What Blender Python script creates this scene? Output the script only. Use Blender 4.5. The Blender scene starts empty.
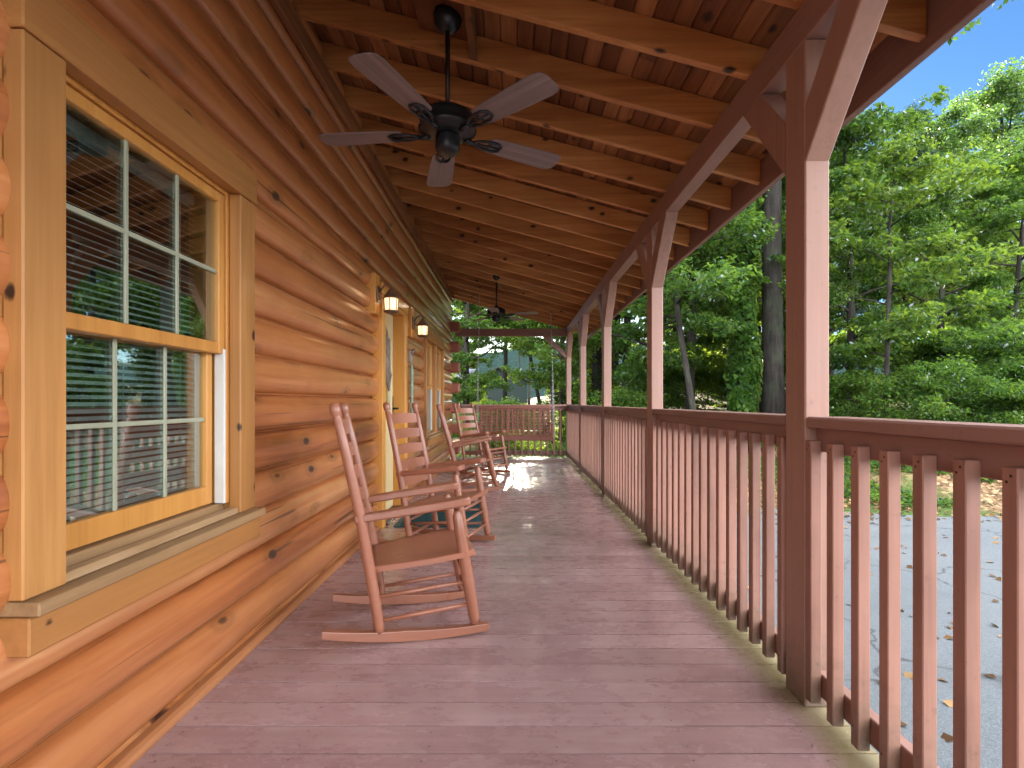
import bpy, bmesh, math, random
import numpy as np
from mathutils import Vector, Matrix, Quaternion

random.seed(7)
scene = bpy.context.scene
COL = scene.collection
PI = math.pi
R = math.radians

# ------------------------------------------------------------------ measures
CAM_H = 1.12
FPX = 525.0
VPX, VPY = 513.0, 401.8
POST_X0, POST_X1 = 1.07, 1.16          # porch post, inner and outer face
WALL_X = -1.18                          # outermost bulge of the logs
POST_Y = [1.923 + 2.134 * k for k in range(-2, 5)]
SLOPE = -0.27


def X_at(px, y):
    return (px - VPX) * y / FPX


def Z_at(py, y):
    return CAM_H + (VPY - py) * y / FPX


def raft_z(x):                          # underside of the rafters
    return 2.60 + SLOPE * (x - 1.07)


# ------------------------------------------------------------------ node helpers
class NT:
    def __init__(self, name):
        self.m = bpy.data.materials.new(name)
        self.m.use_nodes = True
        self.t = self.m.node_tree
        self.t.nodes.clear()
        self.out = self.t.nodes.new('ShaderNodeOutputMaterial')

    def n(self, typ, **kw):
        nd = self.t.nodes.new(typ)
        ins = kw.pop('ins', {})
        for k, v in kw.items():
            setattr(nd, k, v)
        for k, v in ins.items():
            if hasattr(v, 'is_output') or isinstance(v, bpy.types.NodeSocket):
                self.t.links.new(v, nd.inputs[k])
            else:
                nd.inputs[k].default_value = v
        return nd

    def math(self, op, a, b=None, c=None, clamp=False):
        nd = self.t.nodes.new('ShaderNodeMath')
        nd.operation = op
        nd.use_clamp = clamp
        for i, v in enumerate((a, b, c)):
            if v is None:
                continue
            if isinstance(v, bpy.types.NodeSocket):
                self.t.links.new(v, nd.inputs[i])
            else:
                nd.inputs[i].default_value = v
        return nd.outputs[0]

    def ramp(self, fac, stops, interp='LINEAR'):
        nd = self.t.nodes.new('ShaderNodeValToRGB')
        cr = nd.color_ramp
        cr.interpolation = interp
        while len(cr.elements) < len(stops):
            cr.elements.new(0.5)
        for e, (p, c) in zip(cr.elements, stops):
            e.position = p
            e.color = (c[0], c[1], c[2], 1) if isinstance(c, (tuple, list)) else (c, c, c, 1)
        self.t.links.new(fac, nd.inputs[0])
        return nd.outputs[0]

    def mix(self, fac, a, b, blend='MIX'):
        nd = self.t.nodes.new('ShaderNodeMix')
        nd.data_type = 'RGBA'
        nd.blend_type = blend
        nd.clamp_factor = True
        for s, v in ((nd.inputs[0], fac), (nd.inputs[6], a), (nd.inputs[7], b)):
            if isinstance(v, bpy.types.NodeSocket):
                self.t.links.new(v, s)
            elif isinstance(v, (tuple, list)):
                s.default_value = (v[0], v[1], v[2], 1)
            else:
                s.default_value = v
        return nd.outputs[2]

    def coords(self, scale=(1, 1, 1), offset=None, kind='Object'):
        tc = self.n('ShaderNodeTexCoord')
        mp = self.n('ShaderNodeMapping')
        mp.inputs['Scale'].default_value = scale
        src = tc.outputs[kind]
        if offset is not None:
            va = self.n('ShaderNodeVectorMath', operation='ADD')
            self.t.links.new(src, va.inputs[0])
            self.t.links.new(offset, va.inputs[1])
            src = va.outputs[0]
        self.t.links.new(src, mp.inputs[0])
        return mp.outputs[0]

    def noise(self, vec, scale=5, detail=3, rough=0.55, dist=0.0):
        nd = self.n('ShaderNodeTexNoise', ins={'Scale': scale, 'Detail': detail, 'Roughness': rough, 'Distortion': dist})
        self.t.links.new(vec, nd.inputs['Vector'])
        return nd.outputs['Fac']

    def finish(self, color, rough=0.5, spec=0.5, bump=None, bump_strength=0.3, bump_dist=0.01, metallic=0.0, coat=0.0, coat_rough=0.2, emission=None, estr=0.0):
        p = self.n('ShaderNodeBsdfPrincipled')
        for k, v in (('Base Color', color), ('Roughness', rough), ('Specular IOR Level', spec), ('Metallic', metallic), ('Coat Weight', coat), ('Coat Roughness', coat_rough)):
            s = p.inputs[k]
            if isinstance(v, bpy.types.NodeSocket):
                self.t.links.new(v, s)
            elif isinstance(v, (tuple, list)):
                s.default_value = (v[0], v[1], v[2], 1)
            else:
                s.default_value = v
        if emission is not None:
            p.inputs['Emission Color'].default_value = (*emission, 1)
            p.inputs['Emission Strength'].default_value = estr
        if bump is not None:
            b = self.n('ShaderNodeBump', ins={'Strength': bump_strength, 'Distance': bump_dist})
            self.t.links.new(bump, b.inputs['Height'])
            self.t.links.new(b.outputs[0], p.inputs['Normal'])
        self.t.links.new(p.outputs[0], self.out.inputs[0])
        return self.m


def island_offset(t, amount=17.0, use_object=True):
    geo = t.n('ShaderNodeNewGeometry')
    r = geo.outputs['Random Per Island']
    if use_object:
        oi = t.n('ShaderNodeObjectInfo')
        r = t.math('ADD', r, oi.outputs['Random'])
    r = t.math('FRACT', r)
    cx = t.n('ShaderNodeCombineXYZ')
    a = t.math('MULTIPLY', r, amount)
    for i in range(3):
        t.t.links.new(t.math('MULTIPLY', a, 1.0 + 0.7 * i), cx.inputs[i])
    return r, cx.outputs[0]


def wood(name, dark, mid, light, axis=1, knots=0.0, rough=0.5, spec=0.4, grain=1.0, var=0.35, bump=0.25, knot_col=(0.03, 0.012, 0.006), coat=0.0, coat_rough=0.25):
    """stained timber with the grain running along one axis"""
    t = NT(name)
    rnd, off = island_offset(t)
    sc = [14.0 * grain] * 3
    sc[axis] = 0.9
    v = t.coords(tuple(sc), off)
    g1 = t.noise(v, 1.0, 5, 0.62, 0.6)
    sc2 = [70.0 * grain] * 3
    sc2[axis] = 2.0
    v2 = t.coords(tuple(sc2), off)
    g2 = t.noise(v2, 1.0, 2, 0.5)
    f = t.math('ADD', t.math('MULTIPLY', g1, 0.75), t.math('MULTIPLY', g2, 0.25))
    f = t.math('ADD', f, t.math('MULTIPLY', t.math('SUBTRACT', rnd, 0.5), var))
    col = t.ramp(f, [(0.22, dark), (0.5, mid), (0.75, light)])
    blot = t.noise(t.coords((1.3, 1.3, 1.3), off), 1.0, 3)
    col = t.mix(t.math('MULTIPLY', t.ramp(blot, [(0.4, 0.0), (0.72, 1.0)]), 0.55), col, dark)
    if knots > 0:
        ks = [7.0] * 3
        ks[axis] = 4.6
        vk = t.coords(tuple(ks), off)
        vo = t.n('ShaderNodeTexVoronoi', feature='F1', ins={'Scale': 1.0, 'Randomness': 1.0})
        t.t.links.new(vk, vo.inputs['Vector'])
        kd = t.math('ADD', vo.outputs['Distance'], t.math('MULTIPLY', t.math('SUBTRACT', g1, 0.5), 0.34))
        kf = t.ramp(kd, [(knots * 0.55, 1.0), (knots, 0.55), (knots * 1.35, 0.0)])
        col = t.mix(kf, col, knot_col)
    return t.finish(col, rough, spec, f, bump, 0.004, coat=coat, coat_rough=coat_rough)


def paint(name, col, rough=0.5, spec=0.4, var=0.12, wear=0.25, wear_col=None, axis=1, coat=0.0, grime=False):
    """brushed paint or solid stain over timber: faint grain, scuffs and dirt"""
    t = NT(name)
    rnd, off = island_offset(t, 9.0)
    sc = [45.0] * 3
    sc[axis] = 2.0
    g = t.noise(t.coords(tuple(sc), off), 1.0, 3)
    big = t.noise(t.coords((2.2, 2.2, 2.2), off), 1.0, 4, 0.6)
    dk = tuple(c * (1 - 2.2 * var) for c in col)
    lt = tuple(min(1, c * (1 + 1.4 * var)) for c in col)
    f = t.math('ADD', t.math('MULTIPLY', g, 0.45), t.math('MULTIPLY', big, 0.55))
    f = t.math('ADD', f, t.math('MULTIPLY', t.math('SUBTRACT', rnd, 0.5), 0.25))
    c = t.ramp(f, [(0.25, dk), (0.5, col), (0.78, lt)])
    sp = t.noise(t.coords((28, 28, 28), off), 1.0, 5, 0.7)
    wc = wear_col or tuple(cc * 0.45 for cc in col)
    c = t.mix(t.math('MULTIPLY', t.ramp(sp, [(0.60, 0.0), (0.72, 1.0)]), wear), c, wc)
    if grime:                                  # splashed dirt near the deck
        sxz = t.n('ShaderNodeSeparateXYZ')
        tcz = t.n('ShaderNodeTexCoord')
        t.t.links.new(tcz.outputs['Object'], sxz.inputs[0])
        hgt = t.math('ADD', sxz.outputs[2], t.math('MULTIPLY', sp, -0.35))
        mr = t.n('ShaderNodeMapRange', ins={'From Min': -0.18, 'From Max': 0.12, 'To Min': 0.75, 'To Max': 0.0})
        t.t.links.new(hgt, mr.inputs[0])
        c = t.mix(mr.outputs[0], c, (0.10, 0.085, 0.055))
    rr = t.ramp(big, [(0.3, max(0.05, rough - 0.12)), (0.7, min(1, rough + 0.12))])
    return t.finish(c, rr, spec, f, 0.3, 0.004, coat=coat)


def plain(name, col, rough=0.5, spec=0.5, metallic=0.0, var=0.15, scale=12, bump=0.0):
    t = NT(name)
    n = t.noise(t.coords((scale,) * 3), 1.0, 4)
    c = t.ramp(n, [(0.3, tuple(x * (1 - var) for x in col)), (0.7, tuple(min(1, x * (1 + var)) for x in col))])
    rr = t.ramp(n, [(0.3, rough * 0.85), (0.7, min(1, rough * 1.15))])
    return t.finish(c, rr, spec, n if bump else None, bump, 0.004, metallic)


# ------------------------------------------------------------------ materials
M = {}
# log wall: colour varies by course (read from height), grain along the wall
LOG_Z0, LOG_P = 0.044, 0.186


def log_material(name, axis):
    t = NT(name)
    tc = t.n('ShaderNodeTexCoord')
    sx = t.n('ShaderNodeSeparateXYZ')
    t.t.links.new(tc.outputs['Object'], sx.inputs[0])
    along = sx.outputs[axis]
    course = t.math('FLOOR', t.math('DIVIDE', t.math('SUBTRACT', sx.outputs[2], LOG_Z0), LOG_P))
    wn0 = t.n('ShaderNodeTexWhiteNoise', noise_dimensions='1D')
    t.t.links.new(course, wn0.inputs['W'])
    cshift = t.math('MULTIPLY', wn0.outputs[0], 3.0)
    wn = t.n('ShaderNodeTexWhiteNoise', noise_dimensions='1D')
    t.t.links.new(t.math('ADD', course, 3.7), wn.inputs['W'])
    cx = t.n('ShaderNodeCombineXYZ')
    t.t.links.new(t.math('MULTIPLY', wn.outputs[0], 31.0), cx.inputs[0])
    t.t.links.new(t.math('MULTIPLY', wn.outputs[0], 53.0), cx.inputs[1])
    t.t.links.new(t.math('MULTIPLY', wn.outputs[0], 11.0), cx.inputs[2])
    off = cx.outputs[0]
    sc = [16.0] * 3
    sc[axis] = 0.8
    g1 = t.noise(t.coords(tuple(sc), off), 1.0, 5, 0.6, 0.8)
    sc = [80.0] * 3
    sc[axis] = 1.8
    g2 = t.noise(t.coords(tuple(sc), off), 1.0, 2)
    f = t.math('ADD', t.math('MULTIPLY', g1, 0.8), t.math('MULTIPLY', g2, 0.2))
    f = t.math('ADD', f, t.math('MULTIPLY', t.math('SUBTRACT', wn.outputs[0], 0.5), 0.36))
    col = t.ramp(f, [(0.22, (0.26, 0.070, 0.020)), (0.42, (0.42, 0.138, 0.038)), (0.62, (0.52, 0.196, 0.062)), (0.82, (0.61, 0.29, 0.115))])
    bl = t.noise(t.coords((1.1, 1.1, 1.1), off), 1.0, 4, 0.6)
    col = t.mix(t.math('MULTIPLY', t.ramp(bl, [(0.42, 0.0), (0.75, 1.0)]), 0.5), col, (0.27, 0.085, 0.028))
    ks = [5.5] * 3
    ks[axis] = 2.7
    vo = t.n('ShaderNodeTexVoronoi', feature='F1', ins={'Scale': 1.0, 'Randomness': 1.0})
    t.t.links.new(t.coords(tuple(ks), off), vo.inputs['Vector'])
    kd = t.math('ADD', vo.outputs['Distance'], t.math('MULTIPLY', t.math('SUBTRACT', g1, 0.5), 0.10))
    col = t.mix(t.ramp(kd, [(0.06, 0.0), (0.20, 0.45), (0.30, 0.0)]), col, (0.20, 0.07, 0.022))
    col = t.mix(t.ramp(kd, [(0.06, 1.0), (0.11, 0.75), (0.14, 0.0)]), col, (0.028, 0.013, 0.010))
    # fine drying checks along the log
    sc = [38.0] * 3
    sc[axis] = 0.55
    ck = t.noise(t.coords(tuple(sc), off), 1.0, 2, 0.5, 0.3)
    ckf = t.ramp(ck, [(0.315, 1.0), (0.33, 0.0)])
    col = t.mix(t.math('MULTIPLY', ckf, 0.7), col, (0.06, 0.025, 0.012))
    h = t.math('SUBTRACT', f, t.math('MULTIPLY', ckf, 0.6))
    rr = t.ramp(bl, [(0.3, 0.30), (0.7, 0.46)])
    return t.finish(col, rr, 0.5, h, 0.3, 0.004, coat=1.0, coat_rough=0.19)


M['log'] = log_material('log_stain', 1)
M['log_end'] = paint('log_end_paint', (0.31, 0.115, 0.075), 0.55, 0.3, 0.12, 0.4, axis=0)
M['logx'] = log_material('log_stain_end_wall', 0)
M['trim'] = wood('window_trim_pine', (0.29, 0.125, 0.034), (0.43, 0.195, 0.056), (0.54, 0.27, 0.085), axis=2, rough=0.48, var=0.22, knots=0.07)
M['trim_y'] = wood('window_trim_pine_long', (0.28, 0.115, 0.032), (0.40, 0.175, 0.050), (0.52, 0.255, 0.08), axis=1, rough=0.48, var=0.2, knots=0.06)
M['skirt'] = wood('skirting_pine', (0.24, 0.085, 0.03), (0.38, 0.15, 0.055), (0.48, 0.23, 0.10), axis=1, rough=0.5, var=0.2)
M['sash'] = wood('sash_pine', (0.40, 0.16, 0.035), (0.57, 0.26, 0.06), (0.66, 0.34, 0.09), axis=2, rough=0.4, var=0.15)
M['jamb'] = wood('door_jamb_pine', (0.46, 0.19, 0.035), (0.62, 0.28, 0.055), (0.70, 0.34, 0.08), axis=2, rough=0.4, var=0.15)
M['sill'] = wood('sill_weathered', (0.19, 0.105, 0.045), (0.34, 0.20, 0.09), (0.45, 0.30, 0.165), axis=1, rough=0.6, var=0.25)
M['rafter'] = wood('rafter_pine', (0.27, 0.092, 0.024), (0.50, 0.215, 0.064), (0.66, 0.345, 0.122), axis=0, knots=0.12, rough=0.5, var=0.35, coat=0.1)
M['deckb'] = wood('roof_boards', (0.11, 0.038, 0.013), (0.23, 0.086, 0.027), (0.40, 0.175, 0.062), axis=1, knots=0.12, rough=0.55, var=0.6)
M['post'] = paint('porch_stain_red', (0.325, 0.182, 0.136), 0.5, 0.35, 0.13, 0.42, axis=2, grime=True)
M['post_y'] = paint('porch_stain_red_long', (0.275, 0.150, 0.118), 0.5, 0.35, 0.13, 0.38, axis=1)
M['post_x'] = paint('porch_stain_red_cross', (0.275, 0.142, 0.110), 0.5, 0.35, 0.13, 0.38, axis=0)
M['bal'] = paint('baluster_stain', (0.332, 0.168, 0.121), 0.48, 0.35, 0.17, 0.45, axis=2, grime=True)
M['chair'] = paint('chair_paint', (0.300, 0.114, 0.064), 0.34, 0.45, 0.11, 0.25, axis=0, coat=0.15)
M['swing'] = paint('swing_paint', (0.23, 0.085, 0.055), 0.5, 0.35, 0.1, 0.2, axis=2)
M['black'] = plain('black_metal', (0.018, 0.020, 0.024), 0.35, 0.5, 0.3, 0.2)
M['bronze'] = plain('dark_bronze', (0.05, 0.028, 0.02), 0.4, 0.5, 0.5, 0.2)
M['lantern'] = plain('aged_bronze', (0.17, 0.10, 0.06), 0.45, 0.5, 0.4, 0.25)
M['chain'] = plain('zinc_chain', (0.55, 0.55, 0.56), 0.4, 0.5, 0.8, 0.15)
M['blade'] = wood('weathered_fan_blade', (0.13, 0.10, 0.095), (0.22, 0.17, 0.165), (0.32, 0.26, 0.25), axis=0, rough=0.5, var=0.2, grain=1.6)
M['vinyl'] = plain('white_vinyl', (0.62, 0.62, 0.58), 0.4, 0.4, 0, 0.05)
M['muntin'] = plain('ivory_grid', (0.32, 0.33, 0.23), 0.45, 0.4, 0, 0.06)
M['blind'] = plain('blind_slats', (0.74, 0.75, 0.74), 0.5, 0.4, 0, 0.06)
M['room'] = plain('dim_room', (0.16, 0.10, 0.06), 0.8, 0.2, 0, 0.2, 2)
M['cream'] = paint('cream_door_paint', (0.60, 0.47, 0.25), 0.42, 0.4, 0.05, 0.1, axis=2)
M['mat'] = plain('teal_rubber_mat', (0.016, 0.055, 0.058), 0.85, 0.25, 0, 0.45, 60, 0.6)
M['drift'] = wood('grey_driftwood', (0.12, 0.085, 0.06), (0.28, 0.21, 0.16), (0.46, 0.37, 0.28), axis=2, rough=0.8)
M['sage'] = plain('sage_green_paint', (0.25, 0.36, 0.26), 0.6, 0.3, 0, 0.35, 40)
M['shingle'] = plain('roof_shingle', (0.09, 0.075, 0.065), 0.9, 0.2, 0, 0.4, 20, 0.5)
M['house_green'] = plain('dark_green_siding', (0.016, 0.028, 0.025), 0.7, 0.3, 0, 0.2, 4)
M['house_roof'] = plain('grey_metal_roof', (0.20, 0.19, 0.23), 0.5, 0.4, 0.2, 0.15, 2)
M['house_trim'] = plain('house_trim', (0.03, 0.038, 0.035), 0.6, 0.3)
M['house_glass'] = plain('house_glass', (0.02, 0.025, 0.03), 0.1, 0.6)
M['screen'] = plain('window_screen_mesh', (0.23, 0.19, 0.14), 0.8, 0.2, 0, 0.12, 60)

# weathered porch paint
t = NT('porch_floor_paint')
rnd, off = island_offset(t, 13.0, False)
g = t.noise(t.coords((1.6, 50, 50), off), 1.0, 4)
big = t.noise(t.coords((1.4, 2.2, 1), off), 1.0, 5, 0.62)
f = t.math('ADD', t.math('MULTIPLY', g, 0.35), t.math('MULTIPLY', big, 0.65))
f = t.math('ADD', f, t.math('MULTIPLY', t.math('SUBTRACT', rnd, 0.5), 0.16))
c = t.ramp(f, [(0.25, (0.225, 0.128, 0.122)), (0.5, (0.320, 0.192, 0.186)), (0.72, (0.41, 0.27, 0.262))])
scu = t.noise(t.coords((5, 9, 5), off), 1.0, 6, 0.72)
c = t.mix(t.math('MULTIPLY', t.ramp(scu, [(0.48, 0.0), (0.74, 1.0)]), 0.38), c, (0.43, 0.33, 0.29))
pits = t.noise(t.coords((60, 70, 60)), 1.0, 3, 0.6)
c = t.mix(t.math('MULTIPLY', t.ramp(pits, [(0.66, 0.0), (0.70, 1.0)]), 0.5), c, (0.10, 0.045, 0.04))
sx = t.n('ShaderNodeSeparateXYZ')
tc = t.n('ShaderNodeTexCoord')
t.t.links.new(tc.outputs['Object'], sx.inputs[0])
alg = t.noise(t.coords((3, 3, 3)), 1.0, 4)
edge = t.math('ADD', sx.outputs[0], t.math('MULTIPLY', t.math('SUBTRACT', alg, 0.5), 0.12))
c = t.mix(t.math('MULTIPLY', t.ramp(edge, [(0.965, 0.0), (1.0, 1.0)]), 0.0), c, (0.2, 0.2, 0.05))
er = t.n('ShaderNodeMapRange', ins={'From Min': 0.96, 'From Max': 1.06, 'To Min': 0.0, 'To Max': 0.6})
t.t.links.new(edge, er.inputs[0])
c = t.mix(er.outputs[0], c, (0.24, 0.225, 0.065))
rr = t.ramp(scu, [(0.3, 0.16), (0.65, 0.38)])
hh = t.math('ADD', t.math('MULTIPLY', g, 0.4), t.math('MULTIPLY', big, 1.2))
M['floor'] = t.finish(c, rr, 0.5, hh, 0.22, 0.006, coat=0.55, coat_rough=0.17)

# window glass: mirror-like at the angle it is seen, clear otherwise
t = NT('window_glass')
fr = t.n('ShaderNodeLayerWeight', ins={'Blend': 0.5})
gl = t.n('ShaderNodeBsdfGlossy', ins={'Color': (0.95, 1.0, 0.97, 1), 'Roughness': 0.0})
nz = t.noise(t.coords((2.0, 2.0, 2.0)), 1.0, 1)
bp = t.n('ShaderNodeBump', ins={'Strength': 0.03, 'Distance': 0.02})
t.t.links.new(nz, bp.inputs['Height'])
t.t.links.new(bp.outputs[0], gl.inputs['Normal'])
tr = t.n('ShaderNodeBsdfTransparent', ins={'Color': (0.82, 0.90, 0.88, 1)})
mx = t.n('ShaderNodeMixShader')
t.t.links.new(t.math('ADD', t.math('MULTIPLY', t.math('POWER', fr.outputs['Facing'], 4.0), 0.85), 0.28, clamp=True), mx.inputs[0])
t.t.links.new(tr.outputs[0], mx.inputs[1])
t.t.links.new(gl.outputs[0], mx.inputs[2])
t.t.links.new(mx.outputs[0], t.out.inputs[0])
M['glass'] = t.m

# lit frosted lantern glass
t = NT('lit_lantern_glass')
M['lamp'] = t.finish((0.9, 0.75, 0.55), 0.4, 0.5, emission=(1.0, 0.60, 0.28), estr=0.34)

# asphalt
t = NT('asphalt')
n1 = t.noise(t.coords((120, 120, 120)), 1.0, 3, 0.7)
n2 = t.noise(t.coords((0.7, 0.7, 0.7)), 1.0, 5, 0.6)
c = t.ramp(n1, [(0.3, (0.050, 0.058, 0.064)), (0.55, (0.098, 0.110, 0.118)), (0.75, (0.18, 0.197, 0.206))])
c = t.mix(t.math('MULTIPLY', t.ramp(n2, [(0.35, 0.0), (0.7, 1.0)]), 0.4), c, (0.13, 0.13, 0.125))
vo = t.n('ShaderNodeTexVoronoi', feature='DISTANCE_TO_EDGE', ins={'Scale': 0.55, 'Randomness': 1.0})
wob = t.noise(t.coords((1.6, 1.6, 1.6)), 1.0, 4)
cxa = t.n('ShaderNodeCombineXYZ')
t.t.links.new(wob, cxa.inputs[0])
t.t.links.new(t.math('MULTIPLY', wob, -0.8), cxa.inputs[1])
t.t.links.new(t.coords((1, 1, 1), cxa.outputs[0]), vo.inputs['Vector'])
c = t.mix(t.math('MULTIPLY', t.ramp(vo.outputs['Distance'], [(0.004, 1.0), (0.012, 0.0)]), 0.75), c, (0.03, 0.03, 0.03))
st = t.noise(t.coords((0.35, 0.9, 1)), 1.0, 5, 0.65)
c = t.mix(t.math('MULTIPLY', t.ramp(st, [(0.52, 0.0), (0.68, 1.0)]), 0.5), c, (0.075, 0.078, 0.08))
M['asphalt'] = t.finish(c, 0.85, 0.35, n1, 0.6, 0.006)

# forest floor
t = NT('leaf_litter_ground')
n1 = t.noise(t.coords((22, 22, 22)), 1.0, 5, 0.7)
n2 = t.noise(t.coords((0.5, 0.5, 0.5)), 1.0, 4, 0.6)
vo = t.n('ShaderNodeTexVoronoi', feature='F1', ins={'Scale': 14.0, 'Randomness': 1.0})
t.t.links.new(t.coords((1, 1, 1)), vo.inputs['Vector'])
bw = t.n('ShaderNodeRGBToBW')
t.t.links.new(vo.outputs['Color'], bw.inputs[0])
c1 = t.ramp(bw.outputs[0], [(0.2, (0.07, 0.042, 0.022)), (0.5, (0.19, 0.115, 0.06)), (0.8, (0.33, 0.22, 0.12))])
c2 = t.ramp(n1, [(0.3, (0.03, 0.055, 0.012)), (0.7, (0.085, 0.13, 0.03))])
c = t.mix(t.ramp(n2, [(0.46, 0.0), (0.58, 1.0)]), c1, c2)
M['ground'] = t.finish(c, 0.95, 0.15, n1, 0.8, 0.05)

# wooded hill, the blue of distant haze put into its colour
t = NT('wooded_hill')
vo = t.n('ShaderNodeTexVoronoi', feature='F1', ins={'Scale': 0.16, 'Randomness': 1.0})
t.t.links.new(t.coords((1, 1, 1)), vo.inputs['Vector'])
n1 = t.noise(t.coords((0.5, 0.5, 0.5)), 1.0, 5, 0.7)
c = t.ramp(n1, [(0.3, (0.010, 0.026, 0.022)), (0.7, (0.030, 0.058, 0.045))])
M['hill'] = t.finish(c, 0.95, 0.1, t.math('SUBTRACT', n1, vo.outputs['Distance']), 1.0, 3.0)


def leaf_material(name, dark, mid, light, trans=0.5, tcol=(0.26, 0.44, 0.04), gloss=0.018):
    t = NT(name)
    geo = t.n('ShaderNodeNewGeometry')
    oi = t.n('ShaderNodeObjectInfo')
    cl = t.noise(t.coords((0.8, 0.8, 0.8)), 1.0, 2)
    f = t.math('ADD', t.math('MULTIPLY', geo.outputs['Random Per Island'], 0.55), t.math('MULTIPLY', cl, 0.6))
    f = t.math('ADD', f, t.math('MULTIPLY', t.math('SUBTRACT', oi.outputs['Random'], 0.5), 0.25))
    col = t.ramp(f, [(0.25, dark), (0.55, mid), (0.88, light)])
    df = t.n('ShaderNodeBsdfDiffuse')
    t.t.links.new(col, df.inputs['Color'])
    tl = t.n('ShaderNodeBsdfTranslucent')
    tcc = t.mix(f, tuple(x * 0.55 for x in tcol), tcol)
    t.t.links.new(tcc, tl.inputs['Color'])
    mx = t.n('ShaderNodeMixShader', ins={0: trans})
    t.t.links.new(df.outputs[0], mx.inputs[1])
    t.t.links.new(tl.outputs[0], mx.inputs[2])
    gl = t.n('ShaderNodeBsdfGlossy', ins={'Color': (0.9, 0.95, 1.0, 1), 'Roughness': 0.5})
    lw = t.n('ShaderNodeFresnel', ins={'IOR': 1.42})
    mx2 = t.n('ShaderNodeMixShader')
    t.t.links.new(t.math('MULTIPLY', lw.outputs[0], gloss * 10), mx2.inputs[0])
    t.t.links.new(mx.outputs[0], mx2.inputs[1])
    t.t.links.new(gl.outputs[0], mx2.inputs[2])
    t.t.links.new(mx2.outputs[0], t.out.inputs[0])
    return t.m


M['leaf_a'] = leaf_material('maple_leaves', (0.007, 0.030, 0.006), (0.020, 0.060, 0.010), (0.060, 0.125, 0.018))
M['leaf_b'] = leaf_material('yellow_green_leaves', (0.011, 0.040, 0.006), (0.030, 0.080, 0.010), (0.075, 0.14, 0.018), tcol=(0.32, 0.46, 0.04))
M['leaf_c'] = leaf_material('dark_needles', (0.005, 0.020, 0.012), (0.012, 0.038, 0.022), (0.030, 0.066, 0.035), trans=0.25, tcol=(0.12, 0.22, 0.05))
M['leaf_d'] = leaf_material('oak_leaves', (0.010, 0.034, 0.010), (0.026, 0.064, 0.016), (0.062, 0.115, 0.026), tcol=(0.20, 0.36, 0.05))

M['dry_leaf'] = leaf_material('dry_leaves', (0.07, 0.035, 0.014), (0.17, 0.095, 0.04), (0.32, 0.20, 0.09), trans=0.15, tcol=(0.3, 0.2, 0.08), gloss=0.02)

# bark
t = NT('bark')
v = t.coords((9, 9, 1.6))
n1 = t.noise(v, 1.0, 5, 0.7, 0.5)
n2 = t.noise(t.coords((1.5, 1.5, 1.5)), 1.0, 3)
c = t.ramp(n1, [(0.3, (0.012, 0.010, 0.009)), (0.55, (0.036, 0.030, 0.026)), (0.8, (0.075, 0.066, 0.058))])
c = t.mix(t.math('MULTIPLY', t.ramp(n2, [(0.5, 0.0), (0.7, 1.0)]), 0.5), c, (0.05, 0.07, 0.035))
M['bark'] = t.finish(c, 0.9, 0.2, n1, 0.9, 0.03)


# ------------------------------------------------------------------ mesh helpers
def add_box(bm, x0, x1, y0, y1, z0, z1, bev=0.003, mat=None):
    r = bmesh.ops.create_cube(bm, size=1.0)
    vs = r['verts']
    for v in vs:
        v.co = Vector(((x0 + x1) / 2 + v.co.x * (x1 - x0), (y0 + y1) / 2 + v.co.y * (y1 - y0), (z0 + z1) / 2 + v.co.z * (z1 - z0)))
    if mat is not None:
        bmesh.ops.transform(bm, matrix=mat, verts=vs)
    if bev:
        es = list({e for v in vs for e in v.link_edges})
        bmesh.ops.bevel(bm, geom=es, offset=bev, segments=1, affect='EDGES', profile=0.5)


def add_beam(bm, p, q, w, h, up=(0, 0, 1), bev=0.003):
    """square timber from p to q, w across, h along 'up'"""
    p, q = Vector(p), Vector(q)
    d = (q - p)
    L = d.length
    z = d.normalized()
    x = Vector(up).cross(z)
    if x.length < 1e-5:
        x = Vector((1, 0, 0))
    x.normalize()
    y = z.cross(x)
    m = Matrix(((x.x, y.x, z.x, p.x), (x.y, y.y, z.y, p.y), (x.z, y.z, z.z, p.z), (0, 0, 0, 1)))
    add_box(bm, -w / 2, w / 2, -h / 2, h / 2, 0, L, bev, m)


def add_tube(bm, pts, rad, n=10, cap=True, flat=(1.0, 1.0)):
    pts = [Vector(p) for p in pts]
    if not isinstance(rad, (list, tuple)):
        rad = [rad] * len(pts)
    rings = []
    ref = None
    for i, p in enumerate(pts):
        d = (pts[min(i + 1, len(pts) - 1)] - pts[max(i - 1, 0)]).normalized()
        if ref is None:
            ref = Vector((0, 0, 1)) if abs(d.z) < 0.9 else Vector((1, 0, 0))
        x = ref.cross(d)
        if x.length < 1e-6:
            x = Vector((0, 1, 0)).cross(d)
        x.normalize()
        y = d.cross(x).normalized()
        ref = y.copy() if False else ref
        ring = []
        for k in range(n):
            a = 2 * PI * k / n
            ring.append(bm.verts.new(p + x * (math.cos(a) * rad[i] * flat[0]) + y * (math.sin(a) * rad[i] * flat[1])))
        rings.append(ring)
    for a, b in zip(rings, rings[1:]):
        for k in range(n):
            f = bm.faces.new((a[k], a[(k + 1) % n], b[(k + 1) % n], b[k]))
            f.smooth = True
    if cap:
        bm.faces.new(list(reversed(rings[0])))
        bm.faces.new(rings[-1])


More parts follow.
